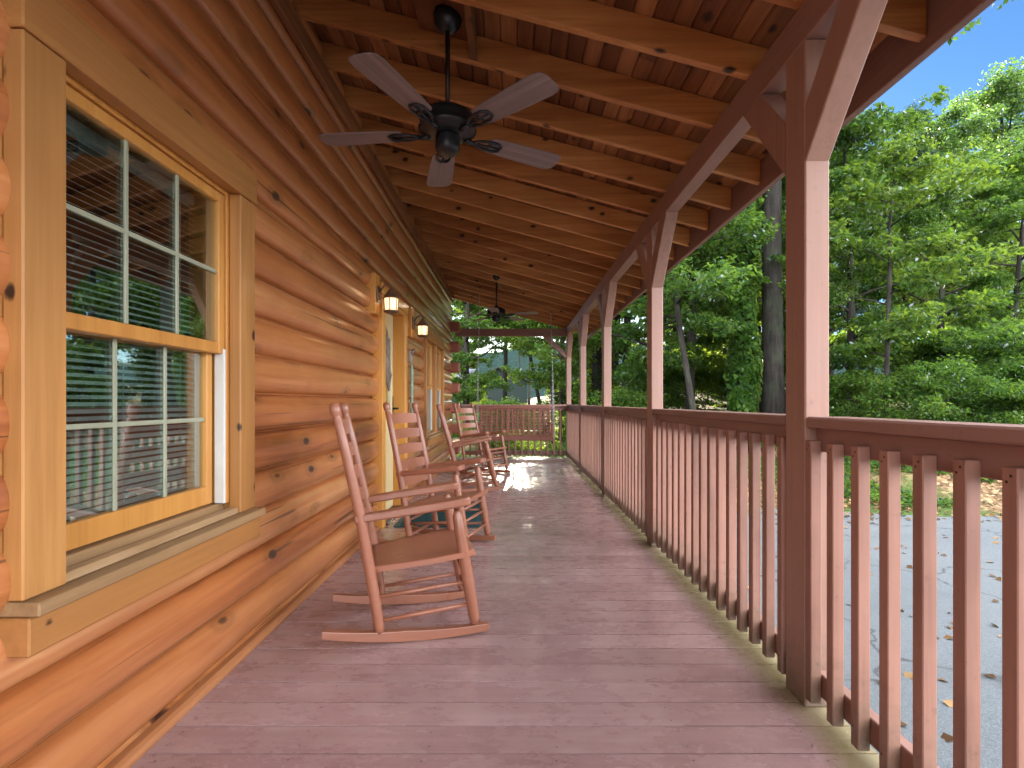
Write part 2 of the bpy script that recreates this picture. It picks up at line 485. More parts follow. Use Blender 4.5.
def add_lathe(bm, prof, center=(0, 0, 0), n=28, mat=None, smooth=True):
    c = Vector(center)
    rings = []
    for r, z in prof:
        ring = []
        for k in range(n):
            a = 2 * PI * k / n
            p = Vector((r * math.cos(a), r * math.sin(a), z))
            if mat is not None:
                p = mat @ p
            ring.append(bm.verts.new(p + c))
        rings.append(ring)
    for a, b in zip(rings, rings[1:]):
        for k in range(n):
            f = bm.faces.new((a[k], a[(k + 1) % n], b[(k + 1) % n], b[k]))
            f.smooth = smooth
    bm.faces.new(list(reversed(rings[0])))
    bm.faces.new(rings[-1])


def add_prism(bm, outline, thick, mat=None, bev=0.0):
    """extrude a 2D outline (x,y) from z=0 to z=thick"""
    a = [bm.verts.new(Vector((x, y, 0))) for x, y in outline]
    b = [bm.verts.new(Vector((x, y, thick))) for x, y in outline]
    n = len(a)
    fs = [bm.faces.new(list(reversed(a))), bm.faces.new(b)]
    for k in range(n):
        fs.append(bm.faces.new((a[k], a[(k + 1) % n], b[(k + 1) % n], b[k])))
    vs = a + b
    if mat is not None:
        bmesh.ops.transform(bm, matrix=mat, verts=vs)
    if bev:
        es = list({e for v in vs for e in v.link_edges})
        bmesh.ops.bevel(bm, geom=es, offset=bev, segments=2, affect='EDGES', profile=0.5)


def new():
    return bmesh.new()


def mesh_of(bm, name, mat, smooth=False):
    bmesh.ops.recalc_face_normals(bm, faces=bm.faces)
    me = bpy.data.meshes.new(name)
    bm.to_mesh(me)
    bm.free()
    if mat is not None:
        me.materials.append(mat)
    if smooth:
        me.polygons.foreach_set('use_smooth', [True] * len(me.polygons))
    return me


def link(name, data, parent=None, loc=(0, 0, 0)):
    o = bpy.data.objects.new(name, data)
    COL.objects.link(o)
    o.location = loc
    if parent is not None:
        o.parent = parent
    return o


def part(name, bm, mat, parent=None, smooth=False):
    """one mesh object; in world coordinates when its thing stands at the origin or was given as world-built"""
    o = link(name, mesh_of(bm, name, mat, smooth), parent)
    if parent is not None and parent.get('_world') is not None and parent.type == 'EMPTY':
        o.location = -Vector(parent.location)
    return o


def thing(name, label, cat, loc=(0, 0, 0), rz=0.0, group=None, world=False):
    o = bpy.data.objects.new(name, None)
    o.empty_display_size = 0.1
    COL.objects.link(o)
    o.location = loc
    o.rotation_euler = (0, 0, rz)
    if world:
        o['_world'] = 1
    return tag(o, label, cat, group)


def tag(o, label, cat, group=None):
    o['label'] = label
    o['category'] = cat
    if group:
        o['group'] = group
    return o


def structure(o, kind='structure', label=None):
    o['kind'] = kind
    if label:
        o['label'] = label
    return o


def copy_thing(src, label, loc, rz):
    r = src.copy()
    COL.objects.link(r)
    r.location = loc
    r.rotation_euler = (0, 0, rz)
    r['label'] = label
    for ch in list(src.children):
        c = ch.copy()
        COL.objects.link(c)
        c.parent = r
        for g in list(ch.children):
            d = g.copy()
            COL.objects.link(d)
            d.parent = c
    return r


# ------------------------------------------------------------------ porch floor
bm = new()
y = -2.62
i = 0
rr = random.Random(3)
while y < 10.60:
    zj = rr.uniform(-0.0012, 0.0012)
    add_box(bm, -1.24, 1.165 + rr.uniform(-0.006, 0.006), y + 0.0032, y + 0.143 - 0.0032, -0.03 + zj, zj, 0)
    y += 0.143
fl = part('porch_floor', bm, M['floor'])
structure(fl)
bm = new()
y = -2.62
while y < 10.60:
    for xj in (-1.12, -0.70, -0.28, 0.14, 0.56, 0.98):
        for dy in (0.035, 0.108):
            if rr.random() < 0.92:
                r_ = bmesh.ops.create_circle(bm, cap_ends=True, segments=6, radius=0.0036)
                bmesh.ops.translate(bm, verts=r_['verts'], vec=(xj + rr.uniform(-0.008, 0.008), y + dy + rr.uniform(-0.006, 0.006), 0.0022))
    y += 0.143
part('screw_heads', bm, M['bronze'], fl)
bm = new()
add_box(bm, 1.10, 1.14, -2.6, 10.58, -0.24, -0.034, 0.003)
add_box(bm, -1.2, 1.095, 10.52, 10.56, -0.24, -0.034, 0.003)
for k in range(28):
    yy = -2.55 + k * 0.48
    add_box(bm, -1.2, 1.098, yy, yy + 0.038, -0.22, -0.034, 0)
for py_ in POST_Y:
    add_box(bm, 0.95, 1.09, py_, py_ + 0.14, -0.80, -0.225, 0.004)
structure(part('porch_floor_frame', bm, M['post_y']))

# ------------------------------------------------------------------ log cabin
cabin = thing('log_cabin', 'honey stained log cabin whose long wall runs the length of the porch', 'cabin', (-1.2, 4.0, 0), world=True)

# openings: (y0, y1, z0, z1)
WIN_MAIN = (1.325, 2.235, 0.66, 2.02)
WIN_B = (7.03, 7.83, 0.66, 1.99)
WIN_C = (7.93, 8.73, 0.66, 1.99)
DOOR = (4.72, 5.62, -0.1, 2.07)
OPEN = [WIN_MAIN, WIN_B, WIN_C, DOOR]
WY0, WY1 = -2.7, 10.28
CREASE_X = -1.238


def log_profile(ncourse, z0=LOG_Z0 - LOG_P):
    """list of courses, each a list of (x, z)"""
    out = []
    for c in range(ncourse):
        zb = z0 + c * LOG_P
        pts = []
        n = 14
        for k in range(n + 1):
            a = -1 + 2 * k / n
            # flattened circle: full belly, tight groove
            bulge = ((math.sqrt(1.10 - a * a) - math.sqrt(0.10)) / (math.sqrt(1.10) - math.sqrt(0.10))) ** 0.85
            pts.append((CREASE_X + (WALL_X - CREASE_X) * bulge, zb + LOG_P * (k / n)))
        pts[0] = (CREASE_X - 0.016, zb)
        pts[-1] = (CREASE_X - 0.016, zb + LOG_P)
        pts.insert(1, (CREASE_X - 0.016, zb + 0.0034))
        pts.insert(2, (CREASE_X, zb + 0.0044))
        pts.insert(-1, (CREASE_X, zb + LOG_P - 0.0044))
        pts.insert(-1, (CREASE_X - 0.016, zb + LOG_P - 0.0034))
        out.append(pts)
    return out


bm = new()
rr = random.Random(11)
ybr = {WY0, WY1}
for o in OPEN:
    ybr |= {o[0], o[1]}
ybr = sorted(ybr)
for ci, pts in enumerate(log_profile(20)):
    joint = rr.uniform(2.6, 9.5)
    ys = set(ybr)
    yy = WY0
    while yy < WY1:
        ys.add(yy)
        yy += 0.5
    ys.add(joint)
    ys = sorted(ys)
    wob = [rr.uniform(-0.002, 0.002) for _ in ys]
    ring = {}

    def gv(iy, k):
        key = (iy, k)
        if key not in ring:
            x, z = pts[k]
            ring[key] = bm.verts.new((x + wob[iy] * (1 if 0 < k < len(pts) - 1 else 0), ys[iy], z))
        return ring[key]
    for iy in range(len(ys) - 1):
        ym = (ys[iy] + ys[iy + 1]) / 2
        for k in range(len(pts) - 1):
            zm = (pts[k][1] + pts[k + 1][1]) / 2
            if any(o[0] < ym < o[1] and o[2] < zm < o[3] for o in OPEN):
                continue
            f = bm.faces.new((gv(iy, k), gv(iy + 1, k), gv(iy + 1, k + 1), gv(iy, k + 1)))
            f.smooth = True
wall = part('wall', bm, M['log'], cabin)

# inner backing of the wall, so the cabin is not a shell of one thin sheet
bm = new()
xs0, xs1 = -1.40, CREASE_X - 0.020
segs = []
prev = WY0
for o in sorted(OPEN):
    segs.append((prev, o[0], -0.2, 3.5))
    segs.append((o[0], o[1], o[3], 3.5))
    if o[2] > 0:
        segs.append((o[0], o[1], -0.2, o[2]))
    prev = o[1]
segs.append((prev, WY1, -0.2, 3.5))
for s in segs:
    add_box(bm, xs0, xs1, s[0] + 0.001, s[1] - 0.001, s[2], s[3], 0)
part('wall_core', bm, M['room'], wall)

# inside of the cabin: dim plank room
bm = new()
for (x0, x1, y0, y1, z0, z1) in ((-5.0, -4.9, -2.7, 10.2, -0.2, 3.5), (-4.9, -1.41, -2.7, -2.6, -0.2, 3.5), (-4.9, -1.41, 10.1, 10.2, -0.2, 3.5), (-4.9, -1.41, -2.6, 10.1, -0.2, -0.02), (-4.9, -1.41, -2.6, 10.1, 2.75, 2.8)):
    add_box(bm, x0, x1, y0, y1, z0, z1, 0)
part('room', bm, M['room'], cabin)

# butt-and-pass corner: end wall logs run out past the long wall
bm = new()
for k in range(9):
    zc = 0.205 + k * 0.395
    if zc > 2.9:
        break
    add_tube(bm, [(-8.0, 10.20, zc), (-1.245, 10.20, zc)], 0.10, 16, True, (1.0, 1.0))
    add_tube(bm, [(-8.0, 10.20, zc + 0.1975), (-1.245, 10.20, zc + 0.1975)], 0.10, 16, True)
    ce = new()
    add_box(ce, -1.245, -1.03, 10.12, 10.31, zc - 0.098, zc + 0.098, 0.03)
    part('corner_log_end', ce, M['log_end'], cabin)
part('end_wall', bm, M['logx'], cabin)

# skirting strip along the floor
bm = new()
for y0, y1 in ((-2.6, 4.60), (5.74, 10.1)):
    outline = [(0, 0), (0.045, 0), (0.045, 0.010), (0.038, 0.022), (0.026, 0.030), (0, 0.032)]
    m = Matrix(((1, 0, 0, -1.215), (0, 0, 1, y0), (0, 1, 0, 0.002), (0, 0, 0, 1)))
    add_prism(bm, outline, y1 - y0, m)
part('skirting', bm, M['skirt'], cabin)


# ---------------- windows
def build_window(o, glass_grid, blind, screen):
    y0, y1, z0, z1 = o
    cw = 0.093 if glass_grid else 0.047
    ov = 0.030 if glass_grid else 0.022
    fx = -1.150                                  # face of the casing
    j = new()
    jt = 0.035
    add_box(j, -1.36, -1.2005, y0 + 0.001, y0 + jt, z0 + 0.036, z1 - 0.001, 0.002)
    add_box(j, -1.36, -1.2005, y1 - jt, y1 - 0.001, z0 + 0.036, z1 - 0.001, 0.002)
    add_box(j, -1.36, -1.2005, y0 + jt + 0.0001, y1 - jt - 0.0001, z1 - jt, z1 - 0.001, 0.002)
    w = part('window', j, M['sash'], cabin)
    for ca, cb in ((y0 - cw, y0 + ov), (y1 - ov + 0.012, y1 + cw + (0.014 if glass_grid else 0))):
        bm = new()
        add_box(bm, -1.1995, fx, ca, cb, z0 - 0.01, z1 - 0.022, 0.004)
        add_box(bm, -1.24, -1.20, ca if cb < (y0 + y1) / 2 else y1 + 0.001, y0 - 0.001 if cb < (y0 + y1) / 2 else cb, z0 - 0.01, z1 - 0.022, 0)
        part('casing', bm, M['trim'], w)
    hd = new()
    add_box(hd, -1.1995, fx + 0.006, y0 - cw - 0.006, y1 + cw + (0.020 if glass_grid else 0.0015), z1 - 0.020, z1 + 0.118, 0.004)
    add_box(hd, -1.24, -1.20, y0 - cw - 0.006, y1 + cw + 0.0015, z1 + 0.001, z1 + 0.118, 0)
    part('header', hd, M['trim_y'], w)
    s = new()
    add_box(s, -1.30, -1.108, y0 - cw - 0.004, y1 + cw + (0.026 if glass_grid else 0.0015), z0 - 0.046, z0 - 0.012, 0.004)
    add_box(s, -1.195, -1.158, y0 + 0.032, y1 - 0.022, z0 - 0.010, z0 + 0.016, 0.003)
    add_box(s, -1.285, -1.229, y0 + 0.002, y1 - 0.002, z0 - 0.010, z0 + 0.034, 0.003)
    part('sill', s, M['sill'], w)
    a = new()
    add_box(a, -1.24, -1.130, y0 - cw - 0.006, y1 + cw + (0.022 if glass_grid else 0.0015), z0 - 0.140, z0 - 0.048, 0.004)
    part('apron', a, M['trim_y'], w)
    for ta in (y1 - jt - 0.016, y0 + jt + 0.001):
        tr = new()
        add_box(tr, -1.243, -1.202, ta, ta + 0.015, z0 + 0.037, (z0 + z1) / 2, 0.002)
        part('track', tr, M['vinyl'], w)
    zi0, zi1 = z0 + 0.040, z1 - jt - 0.003
    zm = (zi0 + zi1) / 2
    ya, yb = y0 + jt + 0.003, y1 - jt - 0.003
    # upper sash stands in front (outside), lower one behind
    for nm, sa, sb, xf, lo in (('upper', zm - 0.022, zi1, -1.208, False), ('lower', zi0, zm + 0.018, -1.248, True)):
        sb_m = new()
        sw = 0.040 if glass_grid else 0.055
        yl, yr = (ya + 0.018, yb - 0.018) if lo else (ya, yb)
        br = 0.075 if lo else 0.046
        add_box(sb_m, xf - 0.035, xf, yl, yl + sw, sa, sb, 0.003)
        add_box(sb_m, xf - 0.035, xf, yr - sw, yr, sa, sb, 0.003)
        add_box(sb_m, xf - 0.035, xf - 0.001, yl + sw, yr - sw, sa, sa + br, 0.003)
        add_box(sb_m, xf - 0.035, xf - 0.001, yl + sw, yr - sw, sb - 0.038, sb, 0.003)
        part('sash', sb_m, M['sash'], w)
        gy0, gy1, gz0, gz1 = yl + sw, yr - sw, sa + br, sb - 0.038
        g = new()
        add_box(g, xf - 0.022, xf - 0.016, gy0 - 0.004, gy1 + 0.004, gz0 - 0.004, gz1 + 0.004, 0)
        part('glass', g, M['glass'], w)
        if glass_grid:
            mt = new()
            for k in (1, 2):
                yy = gy0 + (gy1 - gy0) * k / 3
                add_box(mt, xf - 0.0155, xf - 0.008, yy - 0.0080, yy + 0.0080, gz0, gz1, 0.002)
            zz = (gz0 + gz1) / 2
            ycut = [gy0] + [gy0 + (gy1 - gy0) * k / 3 for k in (1, 2)] + [gy1]
            for k in range(3):
                add_box(mt, xf - 0.0155, xf - 0.008, ycut[k] + (0.0080 if k else 0), ycut[k + 1] - (0.0080 if k < 2 else 0), zz - 0.0080, zz + 0.0080, 0.002)
            part('muntin_grid', mt, M['muntin'], w)
        if screen and lo:
            sc_ = new()
            add_box(sc_, -1.228, -1.224, ya, yb, zi0, zm - 0.024, 0)
            part('insect_screen', sc_, M['screen'], w)
    if blind:
        b = new()
        zz = zi0 + 0.03
        tilt = R(28)
        yb0, yb1 = y0 + 0.05, y1 - 0.05
        while zz < zi1 - 0.05:
            m = Matrix.Translation((-1.335, 0, zz)) @ Matrix.Rotation(tilt, 4, 'Y')
            add_box(b, -0.0125, 0.0125, yb0, yb1, -0.0006, 0.0006, 0, m)
            zz += 0.0225
        add_box(b, -1.365, -1.325, yb0, yb1, zi1 - 0.045, zi1 - 0.005, 0.002)
        add_box(b, -1.348, -1.322, yb0, yb1, zi0 + 0.004, zi0 + 0.018, 0.002)
        for yy in (yb0 + 0.10, (yb0 + yb1) / 2, yb1 - 0.10):
            add_tube(b, [(-1.3215, yy, zi0 + 0.01), (-1.3215, yy, zi1 - 0.04)], 0.0012, 5)
        part('blind', b, M['blind'], w)
    return w


build_window(WIN_MAIN, True, True, False)
build_window(WIN_B, False, True, True)
build_window(WIN_C, False, True, True)

# ---------------- door
bm = new()
add_box(bm, -1.318, -1.275, 4.755, 5.585, 0.02, 2.03, 0.004)
for (ya, yb, za, zb) in ((4.85, 5.14, 0.16, 0.85), (5.20, 5.49, 0.16, 0.85)):
    add_box(bm, -1.2748, -1.262, ya, yb, za, zb, 0.008)
door = part('door', bm, M['cream'], cabin)
fr = new()
# arched moulding round the glass light
pts = []
for k in range(25):
    a = PI * k / 24
    pts.append((-1.268, 5.17 + 0.26 * math.cos(a), 1.62 + 0.26 * math.sin(a)))
pts = [(-1.268, 5.43, 0.98)] + pts + [(-1.268, 4.91, 0.98), (-1.268, 5.43, 0.98)]
add_tube(fr, pts, 0.02, 8, False)
part('glass_moulding', fr, M['cream'], door)
g = new()
ol = [(5.41, 0.99)] + [(5.17 + 0.24 * math.cos(PI * k / 20), 1.62 + 0.24 * math.sin(PI * k / 20)) for k in range(21)] + [(4.93, 0.99)]
add_prism(g, ol, 0.004, Matrix(((0, 0, 1, -1.2735), (1, 0, 0, 0), (0, 1, 0, 0), (0, 0, 0, 1))))
part('glass', g, M['glass'], door)
hb = new()
add_box(hb, -1.2748, -1.262, 5.50, 5.545, 0.98, 1.18, 0.004)
add_tube(hb, [(-1.262, 5.522, 1.05), (-1.215, 5.522, 1.05), (-1.205, 5.50, 1.05), (-1.205, 5.42, 1.05)], 0.010, 8)
part('handle', hb, M['black'], door)
cs = new()
add_box(cs, -1.24, -1.148, 4.62, 4.719, 0.0, 2.07, 0.004)
add_box(cs, -1.24, -1.148, 5.621, 5.72, 0.0, 2.07, 0.004)
add_box(cs, -1.24, -1.145, 4.60, 5.74, 2.073, 2.17, 0.004)
add_box(cs, -1.36, -1.152, 4.7215, 4.750, 0.0, 2.068, 0.002)
add_box(cs, -1.36, -1.152, 5.590, 5.6185, 0.0, 2.068, 0.002)
add_box(cs, -1.36, -1.152, 4.752, 5.588, 2.035, 2.068, 0.002)
part('door_casing', cs, M['jamb'], cabin)
th = new()
add_box(th, -1.36, -1.13, 4.752, 5.588, 0.001, 0.018, 0.003)
part('threshold', th, M['bronze'], cabin)
# mounting blocks for the lanterns
for yc in (4.46, 6.02):
    b = new()
    add_box(b, -1.25, -1.150, yc - 0.075, yc + 0.075, 1.86, 2.20, 0.004)
    part('lantern_block', b, M['jamb'], cabin)
# upper roof of the cabin behind the porch roof
bm = new()
zr = lambda x: raft_z(x) + 0.185
add_prism(bm, [(-5.2, zr(-5.2)), (-1.5, zr(-1.5)), (-1.5, zr(-1.5) + 0.06), (-5.2, zr(-5.2) + 0.06)], 13.8, Matrix(((1, 0, 0, 0), (0, 0, 1, -2.9), (0, 1, 0, 0), (0, 0, 0, 1))))
add_prism(bm, [(-9.6, zr(-5.2) - 1.2), (-5.2, zr(-5.2)), (-5.2, zr(-5.2) + 0.06), (-9.6, zr(-5.2) - 1.14)], 13.8, Matrix(((1, 0, 0, 0), (0, 0, 1, -2.9), (0, 1, 0, 0), (0, 0, 0, 1))))
part('roof', bm, M['shingle'], cabin)

# ------------------------------------------------------------------ porch roof
proof = thing('porch_roof', 'sloping porch roof of exposed orange pine rafters and boards', 'roof', (0.2, 4.0, 2.9), world=True)
bm = new()
rr = random.Random(5)
ct = math.sqrt(1 + SLOPE ** 2)
x = -1.30
bw = 0.088
while x < 1.575:
    x1 = min(x + bw, 1.58)
    yb = [-2.75]
    while yb[-1] < 10.95:
        yb.append(min(10.95, yb[-1] + rr.uniform(2.4, 4.8)))
    for ya, yc in zip(yb, yb[1:]):
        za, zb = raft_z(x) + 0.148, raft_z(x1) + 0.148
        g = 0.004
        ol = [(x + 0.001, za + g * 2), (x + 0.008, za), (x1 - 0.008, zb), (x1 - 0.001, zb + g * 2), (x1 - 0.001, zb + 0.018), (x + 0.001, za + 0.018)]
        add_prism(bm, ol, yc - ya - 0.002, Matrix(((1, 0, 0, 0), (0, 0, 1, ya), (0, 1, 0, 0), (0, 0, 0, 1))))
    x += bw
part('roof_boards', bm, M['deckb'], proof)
bm = new()
add_prism(bm, [(-1.5, raft_z(-1.5) + 0.170), (1.64, raft_z(1.64) + 0.170), (1.64, raft_z(1.64) + 0.20), (-1.5, raft_z(-1.5) + 0.20)], 13.8, Matrix(((1, 0, 0, 0), (0, 0, 1, -2.8), (0, 1, 0, 0), (0, 0, 0, 1))))
part('shingles', bm, M['shingle'], proof)
# one rafter mesh, copied
bm = new()
ol = [(-1.235, raft_z(-1.235)), (1.533, raft_z(1.533)), (1.533, raft_z(1.533) + 0.145), (-1.235, raft_z(-1.235) + 0.145)]
add_prism(bm, ol, 0.039, Matrix(((1, 0, 0, 0), (0, 0, 1, 0), (0, 1, 0, 0), (0, 0, 0, 1))), 0.003)
rm = mesh_of(bm, 'rafter', M['rafter'])
RAFT_Y = [2.38 + 0.435 * k for k in range(-11, 20)]
for yy in RAFT_Y:
    o = link('rafter', rm, proof)
    o.location = Vector((0, yy, 0)) - Vector(proof.location)
# eave board
bm = new()
ze = raft_z(1.535)
add_box(bm, 1.536, 1.574, -2.78, 10.97, ze - 0.050, ze + 0.150, 0.004)
part('fascia', bm, M['post_y'], proof)
# long beam on the posts
bm = new()
add_box(bm, POST_X0 + 0.001, POST_X1 - 0.001, -2.6, 10.70, 2.452, 2.598, 0.004)
part('beam', bm, M['post_y'], proof)
bm = new()
add_box(bm, -1.15, POST_X0 - 0.001, 10.461, 10.549, 2.43, 2.58, 0.004)
part('end_beam', bm, M['post_x'], proof)
bm = new()
add_beam(bm, (1.068, 10.505, 2.03), (0.62, 10.505, 2.46), 0.085, 0.12, (0, 1, 0), 0.003)
part('end_brace', bm, M['post_x'], proof)
# ledger against the logs
bm = new()
add_box(bm, -1.178, -1.142, -2.6, 10.15, 3.055, 3.178, 0.004)
part('ledger', bm, M['rafter'] if False else M['deckb'], proof)

# fan mounting boards between rafters
for yf in (2.65, 8.08):
    k = max(i for i, yy in enumerate(RAFT_Y) if yy < yf)
    ya, yb = RAFT_Y[k] + 0.040, RAFT_Y[k + 1] - 0.001
    bm = new()
    xa, xb = -0.50, -0.235
    ol = [(xa, raft_z(xa) + 0.095), (xb, raft_z(xb) + 0.095), (xb, raft_z(xb) + 0.146), (xa, raft_z(xa) + 0.146)]
    add_prism(bm, ol, yb - ya, Matrix(((1, 0, 0, 0), (0, 0, 1, ya), (0, 1, 0, 0), (0, 0, 0, 1))), 0.003)
    xa, xb = -0.232, -0.194
    ol = [(xa, raft_z(xa) + 0.003), (xb, raft_z(xb) + 0.003), (xb, raft_z(xb) + 0.146), (xa, raft_z(xa) + 0.146)]
    add_prism(bm, ol, yb - ya, Matrix(((1, 0, 0, 0), (0, 0, 1, ya), (0, 1, 0, 0), (0, 0, 0, 1))), 0.003)
    part('fan_mount', bm, M['deckb'], proof)

# ------------------------------------------------------------------ posts with braces
pl = ['red brown post behind the viewer at the entry end of the porch',
      'red brown post just behind the viewer beside the railing',
      'nearest red brown porch post, large at right, with two braces up to the beam',
      'second porch post from the viewer, rising from the railing with paired braces',
      'third porch post from the viewer, slim against the trees',
      'fourth porch post from the viewer, next to the corner post',
      'corner porch post where long railing and end railing meet']
pbm = new()
add_box(pbm, POST_X0 - 1.1, POST_X1 - 1.1, 0, 0.14, 0, 2.451, 0.005)
pm = mesh_of(pbm, 'post_shaft', M['post'])
bbm = new()
add_beam(bbm, (0.0145, 0.17, 1.906), (0.0145, -0.50, 2.690), 0.135, 0.087, (1, 0, 0), 0.004)
# trim the brace ends on the post face and the beam's underside
bmesh.ops.bisect_plane(bbm, geom=bbm.verts[:] + bbm.edges[:] + bbm.faces[:], plane_co=(0, -0.001, 0), plane_no=(0, 1, 0), clear_outer=True)
r_ = bmesh.ops.bisect_plane(bbm, geom=bbm.verts[:] + bbm.edges[:] + bbm.faces[:], plane_co=(0, 0, 2.450), plane_no=(0, 0, 1), clear_outer=True)
bmesh.ops.holes_fill(bbm, edges=[e for e in bbm.edges if e.is_boundary])
brm = mesh_of(bbm, 'brace', M['post'])
bbm = bmesh.new()
bbm.from_mesh(brm)
for v in bbm.verts:
    v.co.y = 0.14 - v.co.y
brm2 = mesh_of(bbm, 'brace', M['post'])
for k, yy in enumerate(POST_Y):
    p = thing('porch_post', pl[k], 'post', (1.1, yy, 0), group='red brown posts along the porch edge')
    link('post_shaft', pm, p)
    link('brace', brm, p)
    if k < len(POST_Y) - 1:
        link('brace', brm2, p)

# ------------------------------------------------------------------ railings
bbm = new()
add_box(bbm, 0, 0.038, -0.038, 0, 0.035, 0.98, 0.0025)
for zn in (0.962, 0.948, 0.10):
    r_ = bmesh.ops.create_circle(bbm, cap_ends=True, segments=8, radius=0.0036, matrix=Matrix.Translation((-0.0006, -0.019 + (0.006 if zn < 0.95 else -0.004), zn)) @ Matrix.Rotation(PI / 2, 4, 'Y'))
    for f_ in {f_ for v_ in r_['verts'] for f_ in v_.link_faces}:
        f_.material_index = 1
balm = mesh_of(bbm, 'baluster', M['bal'])
balm.materials.append(M['bronze'])
rl = ['porch railing bay behind the viewer near the entry end',
      'nearest railing bay at far right, from the frame edge to the big post',
      'railing bay between the nearest post and the second post',
      'railing bay between the second post and the third post',
      'railing bay between the third post and the fourth post',
      'railing bay between the fourth post and the corner post']
for k in range(len(POST_Y) - 1):
    ya, yb = POST_Y[k] + 0.14, POST_Y[k + 1]
    root = thing('porch_railing', rl[k], 'railing', (1.1, ya, 0), group='railing bays along the porch')
    L = yb - ya
    b = new()
    add_box(b, -0.028, 0.115, 0.001, L - 0.001, 1.027, 1.066, 0.006)
    part('cap_rail', b, M['post_y'], root)
    b = new()
    add_box(b, 0.009, 0.047, 0.001, L - 0.001, 0.94, 1.0255, 0.003)
    part('top_rail', b, M['post_y'], root)
    b = new()
    add_box(b, 0.009, 0.047, 0.001, L - 0.001, 0.055, 0.14, 0.003)
    part('bottom_rail', b, M['post_y'], root)
    for j in range(16):
        o = link('baluster', balm, root)
        o.location = (-0.030, L - 0.1285 * j - 0.001, random.uniform(-0.003, 0.003))
        o.rotation_euler = (0, 0, random.uniform(-0.03, 0.03))
root = thing('porch_railing', 'end railing behind the porch swing, spanning from log corner to corner post', 'railing', (0, 10.47, 0), group=None)
b = new()
add_box(b, -1.028, POST_X0 - 0.002, -0.02, 0.12, 1.027, 1.066, 0.006)
part('cap_rail', b, M['post_x'], root)
b = new()
add_box(b, -1.028, POST_X0 - 0.002, 0.04, 0.078, 0.94, 1.0255, 0.003)
part('top_rail', b, M['post_x'], root)
b = new()
add_box(b, -1.028, POST_X0 - 0.002, 0.04, 0.078, 0.055, 0.14, 0.003)
part('bottom_rail', b, M['post_x'], root)
for j in range(16):
    o = link('baluster', balm, root)
    o.location = (-1.0 + 0.1285 * j, 0.039, 0)

# ------------------------------------------------------------------ rocking chairs
W2 = 0.232                                     # half the spacing of the legs


def lerp(a, b, t):
    return a + (b - a) * t


